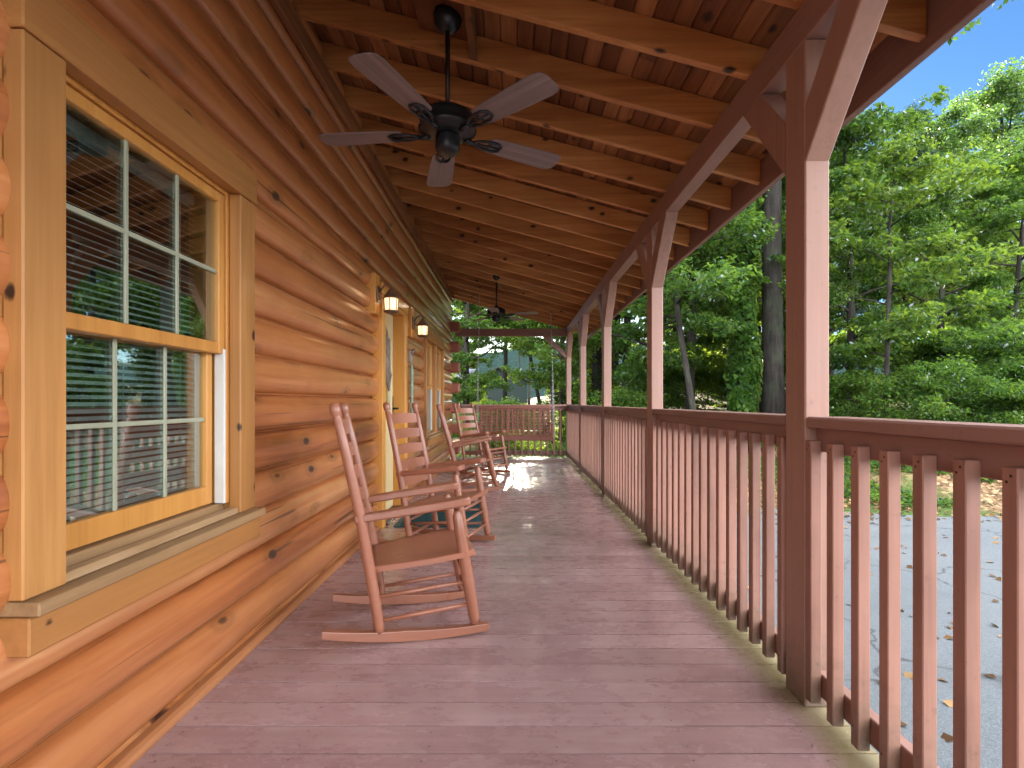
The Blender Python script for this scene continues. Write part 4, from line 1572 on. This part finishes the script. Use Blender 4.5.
TV = {}
TV['maple'] = make_tree_meshes('maple', 21, 11.5, 1.6, 3.6, 26000, 0.165, 0.15, M['leaf_a'], limbs=24)
TV['maple2'] = make_tree_meshes('maple2', 22, 13.0, 2.2, 3.9, 28000, 0.17, 0.17, M['leaf_a'], limbs=24, lean=(0.03, 0.0))
TV['light'] = make_tree_meshes('light', 23, 9.0, 1.0, 3.2, 22000, 0.16, 0.09, M['leaf_b'], limbs=22, flat=0.45)
TV['oak'] = make_tree_meshes('oak', 24, 19.0, 5.5, 5.4, 34000, 0.20, 0.28, M['leaf_d'], limbs=26, clump=1.15, flat=0.7)
TV['oak2'] = make_tree_meshes('oak2', 25, 17.0, 5.0, 4.8, 32000, 0.20, 0.24, M['leaf_d'], limbs=24, clump=1.05, flat=0.65, lean=(-0.03, 0.02))
TV['hemlock'] = make_tree_meshes('hemlock', 26, 16.0, 2.5, 3.2, 42000, 0.16, 0.17, M['leaf_c'], limbs=46, wid=0.26, clump=0.62, flat=0.35, conifer=True)
TV['shrub'] = make_tree_meshes('shrub', 27, 2.6, 0.25, 1.5, 7000, 0.12, 0.03, M['leaf_a'], limbs=14, clump=0.55, flat=0.7)
TV['shrub2'] = make_tree_meshes('shrub2', 28, 1.7, 0.15, 1.3, 5000, 0.11, 0.025, M['leaf_b'], limbs=12, clump=0.5, flat=0.6)
TV['vine'] = make_tree_meshes('vine', 29, 17.0, 7.0, 3.6, 20000, 0.17, 0.20, M['leaf_a'], limbs=18, ivy=9000)
TV['big'] = make_tree_meshes('big', 30, 20.0, 8.5, 5.0, 30000, 0.19, 0.30, M['leaf_d'], limbs=22, clump=1.1, taper=0.42)
TV['sapling'] = make_tree_meshes('sapling', 31, 7.0, 1.8, 1.9, 9000, 0.14, 0.055, M['leaf_b'], limbs=15, clump=0.6, flat=0.4)
TV['lean'] = make_tree_meshes('lean', 32, 10.0, 3.2, 2.8, 14000, 0.15, 0.085, M['leaf_a'], limbs=18, lean=(-0.16, 0.0))

TV['high'] = make_tree_meshes('high', 35, 15.0, 10.8, 4.2, 5500, 0.26, 0.20, M['leaf_d'], limbs=14, clump=1.0, flat=0.6)
TV['thin'] = make_tree_meshes('thin', 33, 14.0, 6.5, 3.6, 7000, 0.20, 0.17, M['leaf_a'], limbs=13, clump=0.8)
TV['thinlean'] = make_tree_meshes('thinlean', 34, 10.0, 5.0, 2.6, 4500, 0.17, 0.085, M['leaf_b'], limbs=12, lean=(-0.22, 0.0))


def plant(variant, px, Y, label, cat='tree', name='tree', scale=1.0, rz=None, group=None, X=None, zs=None):
    x = X if X is not None else X_at(px, Y)
    root = thing(name, label, cat, (x, Y, gz(x, Y) - 0.03), rz if rz is not None else random.uniform(0, 2 * PI), group)
    root.scale = (scale, scale, zs if zs else scale)
    tr_, cr_, iv_ = TV[variant]
    link('trunk' if name != 'shrub' else 'stems', tr_, root)
    link('crown' if name != 'shrub' else 'foliage', cr_, root)
    if iv_:
        link('ivy', iv_, root)
    return root


# --- trees one can tell apart
plant('big', 773, 15.5, 'thick dark bare trunk rising high beside the vine covered tree', rz=0.4)
plant('vine', 743, 15.0, 'tree trunk sleeved in bright yellow green vine left of the dark trunk', rz=1.2)
plant('lean', 702, 14.0, 'slender leaning tree seen between the second and nearest posts', rz=0.3)
plant('maple', 655, 17.0, 'bushy maple with low branches right behind the second post', rz=2.0)
plant('maple2', 625, 21.0, 'tall maple with dark trunk between the second and third posts', rz=0.9)
plant('oak2', 599, 22.0, 'smooth straight trunk framed between the third and fourth posts', name='tree', rz=0.2)
plant('oak', 1003, 32.0, 'tallest oak with open crown against the blue sky at right', rz=2.1, scale=1.02)
plant('oak2', 948, 30.0, 'broad oak between the dark hemlock and the tallest oak', rz=0.7, scale=0.98)
plant('hemlock', 905, 29.0, 'dark bluish hemlock left of the tall oak', name='hemlock_tree', rz=0.5, scale=1.08)
plant('maple', 850, 15.5, 'bright green maple close to the right of the nearest post', rz=4.0, scale=0.82)
plant('sapling', 885, 12.6, 'thin pale sapling trunk standing just beyond the railing cap', rz=1.7)
plant('maple', 940, 15.5, 'low spreading green tree in the middle of the right view', rz=2.7, scale=0.68)
plant('maple2', 1010, 15.5, 'leafy maple at the right frame edge with a dark low trunk', rz=5.2, scale=0.6)
plant('hemlock', 830, 27.0, 'tall dark hemlock behind the nearest post', name='hemlock_tree', rz=3.5, scale=1.0)
plant('thin', 690, 19.0, 'sunlit yellow green tree behind the leaning trunk', rz=0.2)
# beyond the porch end
plant('thinlean', 548, 24.0, 'dark trunk leaning left across the view over the end railing', rz=0.1)
plant('thin', 505, 31.0, 'straight dark trunk standing before the neighbouring house', rz=1.0, scale=0.85)
plant('sapling', 553, 19.0, 'twin thin sapling right of the leaning trunk', rz=0.0, scale=1.05)
plant('sapling', 560, 21.0, 'thin sapling close beside the corner post', rz=2.0, scale=1.1)
plant('maple', 466, 22.0, 'dark leafy maple filling the gap next to the log corner', rz=3.0, scale=0.92)
plant('maple', 466, 29.0, 'dark maple left of the straight dark trunk', rz=5.0, scale=0.75)
# woods behind: one kind of tree repeated, nothing tells them apart
G1 = 'trees of the deep woods beyond the driveway'
T1 = 'leafy tree in the deep woods beyond the driveway bank'
wl = [('maple2', 675, 27), ('thin', 715, 30), ('thin', 745, 34), ('maple2', 870, 30), ('thin', 930, 33), ('light', 960, 25),
      ('maple2', 1090, 22), ('thin', 590, 36), ('light', 575, 30), ('oak2', 650, 36), ('oak2', 692, 33), ('oak2', 780, 40), ('oak', 720, 42), ('thin', 800, 38), ('thin', 985, 40), ('light', 760, 22), ('maple', 810, 20), ('light', 975, 19), ('oak2', 612, 27), ('hemlock', 705, 46), ('hemlock', 735, 44), ('hemlock', 672, 48), ('light', 730, 21)]
for v, px, Y in wl:
    plant(v, px, Y, T1, group=G1, scale=random.uniform(0.88, 1.0) if px > 860 else random.uniform(0.95, 1.1))
G2 = 'trees of the far woods past the porch end'
T2 = 'leafy tree of the far woods past the porch end'
for v, px, Y in (('maple2', 450, 36), ('oak', 430, 44), ('high', 506, 75), ('high', 529, 77), ('high', 521, 86), ('high', 553, 74), ('thin', 575, 52), ('oak2', 440, 62), ('oak', 400, 40)):
    plant(v, px, Y, T2, group=G2, scale=0.9 if v == 'high' else random.uniform(0.8, 0.95))
G3 = 'undergrowth shrubs on the driveway bank'
T3 = 'green undergrowth shrub on the bank beyond the driveway'
rs_ = random.Random(77)
for k in range(40):
    px = rs_.uniform(600, 1100)
    Y = rs_.uniform(11.3, 17.5)
    if X_at(px, Y) < 8.8 and (Y < 13.5 or rs_.random() < 0.7):
        continue
    plant('shrub' if rs_.random() < 0.6 else 'shrub2', px, Y, T3, 'shrub', 'shrub', rs_.uniform(0.6, 1.05), group=G3)
for k in range(18):
    plant('shrub', rs_.uniform(645, 770), rs_.uniform(21.5, 31), T3, 'shrub', 'shrub', rs_.uniform(0.7, 1.1), group=G3)
G4 = 'undergrowth shrubs past the end railing'
T4 = 'low green shrub growing past the end railing'
for k in range(16):
    Y = rs_.uniform(13.5, 30)
    spx = rs_.uniform(455, 600)
    if Y < 17 and abs(X_at(spx, Y)) < 2.6:
        continue
    plant('shrub' if rs_.random() < 0.5 else 'shrub2', spx, Y, T4, 'shrub', 'shrub', rs_.uniform(0.6, 1.0), group=G4)

# low leafy ground cover on the bank, and dry leaves blown along the drive: too many to count
rs = np.random.RandomState(5)


def ground_scatter(name, n, xr, yr, keep, hgt, leaf, mat, up):
    px_ = rs.uniform(*xr, n)
    py_ = rs.uniform(*yr, n)
    m = np.array([keep(a, b) for a, b in zip(px_, py_)])
    px_, py_ = px_[m], py_[m]
    z = np.array([gz(a, b) for a, b in zip(px_, py_)]) + rs.uniform(hgt[0], hgt[1], len(px_))
    pos = np.stack([px_, py_, z], 1)
    nrm = unit(rs.normal(size=(len(px_), 3)) * (1 - up) + np.array([0, 0, 1.0]))
    dr = rs.normal(size=(len(px_), 3))
    dr = unit(dr - nrm * np.sum(dr * nrm, axis=1, keepdims=True))
    me = leaf_mesh(name, pos, nrm, dr, leaf * rs.uniform(0.6, 1.3, len(px_)), 0.75, mat)
    return structure(link(name, me), 'stuff')


def patch(a, b):
    return math.sin(a * 1.1 + 1.3 * math.sin(b * 0.7)) + math.sin(b * 1.4 + a * 0.6) + 0.7 * math.sin(a * 2.9 + b * 2.1)


bank = lambda a, b: b > 8.95 + 0.35 * math.sin(a * 0.5) + 0.15 * math.sin(a * 1.7)
ground_scatter('ground_cover', 60000, (2.2, 16), (8.8, 17), lambda a, b: bank(a, b) and patch(a, b) > -0.15, (0.01, 0.12), 0.09, M['leaf_a'], 0.45)
ground_scatter('ground_cover', 30000, (-3, 2.5), (11.0, 26), lambda a, b: patch(a, b) > -0.1, (0.02, 0.2), 0.11, M['leaf_b'], 0.45)
ground_scatter('fallen_leaves', 26000, (1.9, 16), (7.6, 16), lambda a, b: (bank(a, b) and patch(a, b) < 0.5) or (b > 8.0 and rs.rand() < 0.25), (0.012, 0.03), 0.085, M['dry_leaf'], 0.6)
ground_scatter('fallen_leaves', 900, (1.9, 14), (-3, 8.2), lambda a, b: True, (0.008, 0.018), 0.07, M['dry_leaf'], 0.7)

# ------------------------------------------------------------------ light, sky, camera
SUN_EL, SUN_AZ = R(8.8), R(1.0)                 # straight ahead down the porch, just right of the axis
world = bpy.data.worlds.new('World')
scene.world = world
world.use_nodes = True
nt = world.node_tree
nt.nodes.clear()
wo = nt.nodes.new('ShaderNodeOutputWorld')
bg = nt.nodes.new('ShaderNodeBackground')
sky = nt.nodes.new('ShaderNodeTexSky')
sky.sky_type = 'NISHITA'
sky.sun_disc = False
sky.sun_elevation = SUN_EL
sky.sun_rotation = SUN_AZ
sky.altitude = 500
sky.air_density = 1.0
sky.dust_density = 1.0
sky.ozone_density = 5.0
SKY_STRENGTH = 0.052
bg.inputs[1].default_value = SKY_STRENGTH
# unseen bright cloud added as fill light behind, overhead and right; clear blue ahead
tcw = nt.nodes.new('ShaderNodeTexCoord')


def wmath(op, a, b=None):
    nd = nt.nodes.new('ShaderNodeMath')
    nd.operation = op
    for i, v in enumerate((a, b)):
        if v is None:
            continue
        if isinstance(v, bpy.types.NodeSocket):
            nt.links.new(v, nd.inputs[i])
        else:
            nd.inputs[i].default_value = v
    return nd.outputs[0]


def wramp(fac, lo, hi):
    mr = nt.nodes.new('ShaderNodeMapRange')
    mr.interpolation_type = 'SMOOTHSTEP'
    mr.inputs['From Min'].default_value = lo
    mr.inputs['From Max'].default_value = hi
    nt.links.new(fac, mr.inputs['Value'])
    return mr.outputs[0]


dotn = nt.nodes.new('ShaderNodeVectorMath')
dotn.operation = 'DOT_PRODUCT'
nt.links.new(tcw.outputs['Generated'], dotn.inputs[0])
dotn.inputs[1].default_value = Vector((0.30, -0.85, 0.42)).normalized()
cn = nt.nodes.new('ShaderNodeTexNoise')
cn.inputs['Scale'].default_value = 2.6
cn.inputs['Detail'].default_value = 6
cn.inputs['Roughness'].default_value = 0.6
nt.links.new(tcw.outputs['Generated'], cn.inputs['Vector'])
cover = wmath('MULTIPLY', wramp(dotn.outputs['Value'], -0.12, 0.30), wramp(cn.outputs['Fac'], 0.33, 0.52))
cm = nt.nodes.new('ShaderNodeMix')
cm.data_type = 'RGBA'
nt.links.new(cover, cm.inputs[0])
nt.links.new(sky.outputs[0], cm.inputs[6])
FILL_CLOUD = 1.5 / SKY_STRENGTH
cm.inputs[7].default_value = (0.93 * FILL_CLOUD, 0.97 * FILL_CLOUD, 1.04 * FILL_CLOUD, 1)
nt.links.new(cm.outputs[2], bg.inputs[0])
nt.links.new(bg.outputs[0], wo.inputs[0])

sl = bpy.data.lights.new('sun', 'SUN')
sl.energy = 5.0
sl.angle = R(0.5)
sl.color = (1.0, 0.87, 0.66)
so = bpy.data.objects.new('sun', sl)
COL.objects.link(so)
sd = Vector((math.sin(SUN_AZ) * math.cos(SUN_EL), math.cos(SUN_AZ) * math.cos(SUN_EL), math.sin(SUN_EL)))
so.rotation_euler = sd.to_track_quat('Z', 'Y').to_euler()
so.location = sd * 60

cam = bpy.data.cameras.new('camera')
co = bpy.data.objects.new('camera', cam)
COL.objects.link(co)
co.location = (0, 0, CAM_H)
co.rotation_euler = (R(90), 0, 0)
cam.sensor_width = 36
cam.lens = 36 * FPX / 1024
cam.shift_x = -1.0 / 1024
cam.shift_y = 17.8 / 1024
cam.clip_start = 0.02
cam.clip_end = 3000
scene.camera = co

scene.view_settings.view_transform = 'Standard'
scene.view_settings.look = 'None'
scene.view_settings.gamma = 1
scene.view_settings.use_curve_mapping = False
scene.view_settings.exposure = 2.75
scene.render.engine = 'CYCLES'
cy = scene.cycles
cy.max_bounces = 8
cy.diffuse_bounces = 5
cy.glossy_bounces = 4
cy.transmission_bounces = 5
cy.transparent_max_bounces = 8
cy.sample_clamp_indirect = 8
cy.use_denoising = True
try:
    cy.denoiser = 'OPENIMAGEDENOISE'
except Exception:
    pass
for ob in bpy.data.objects:
    if '_world' in ob.keys():
        del ob['_world']
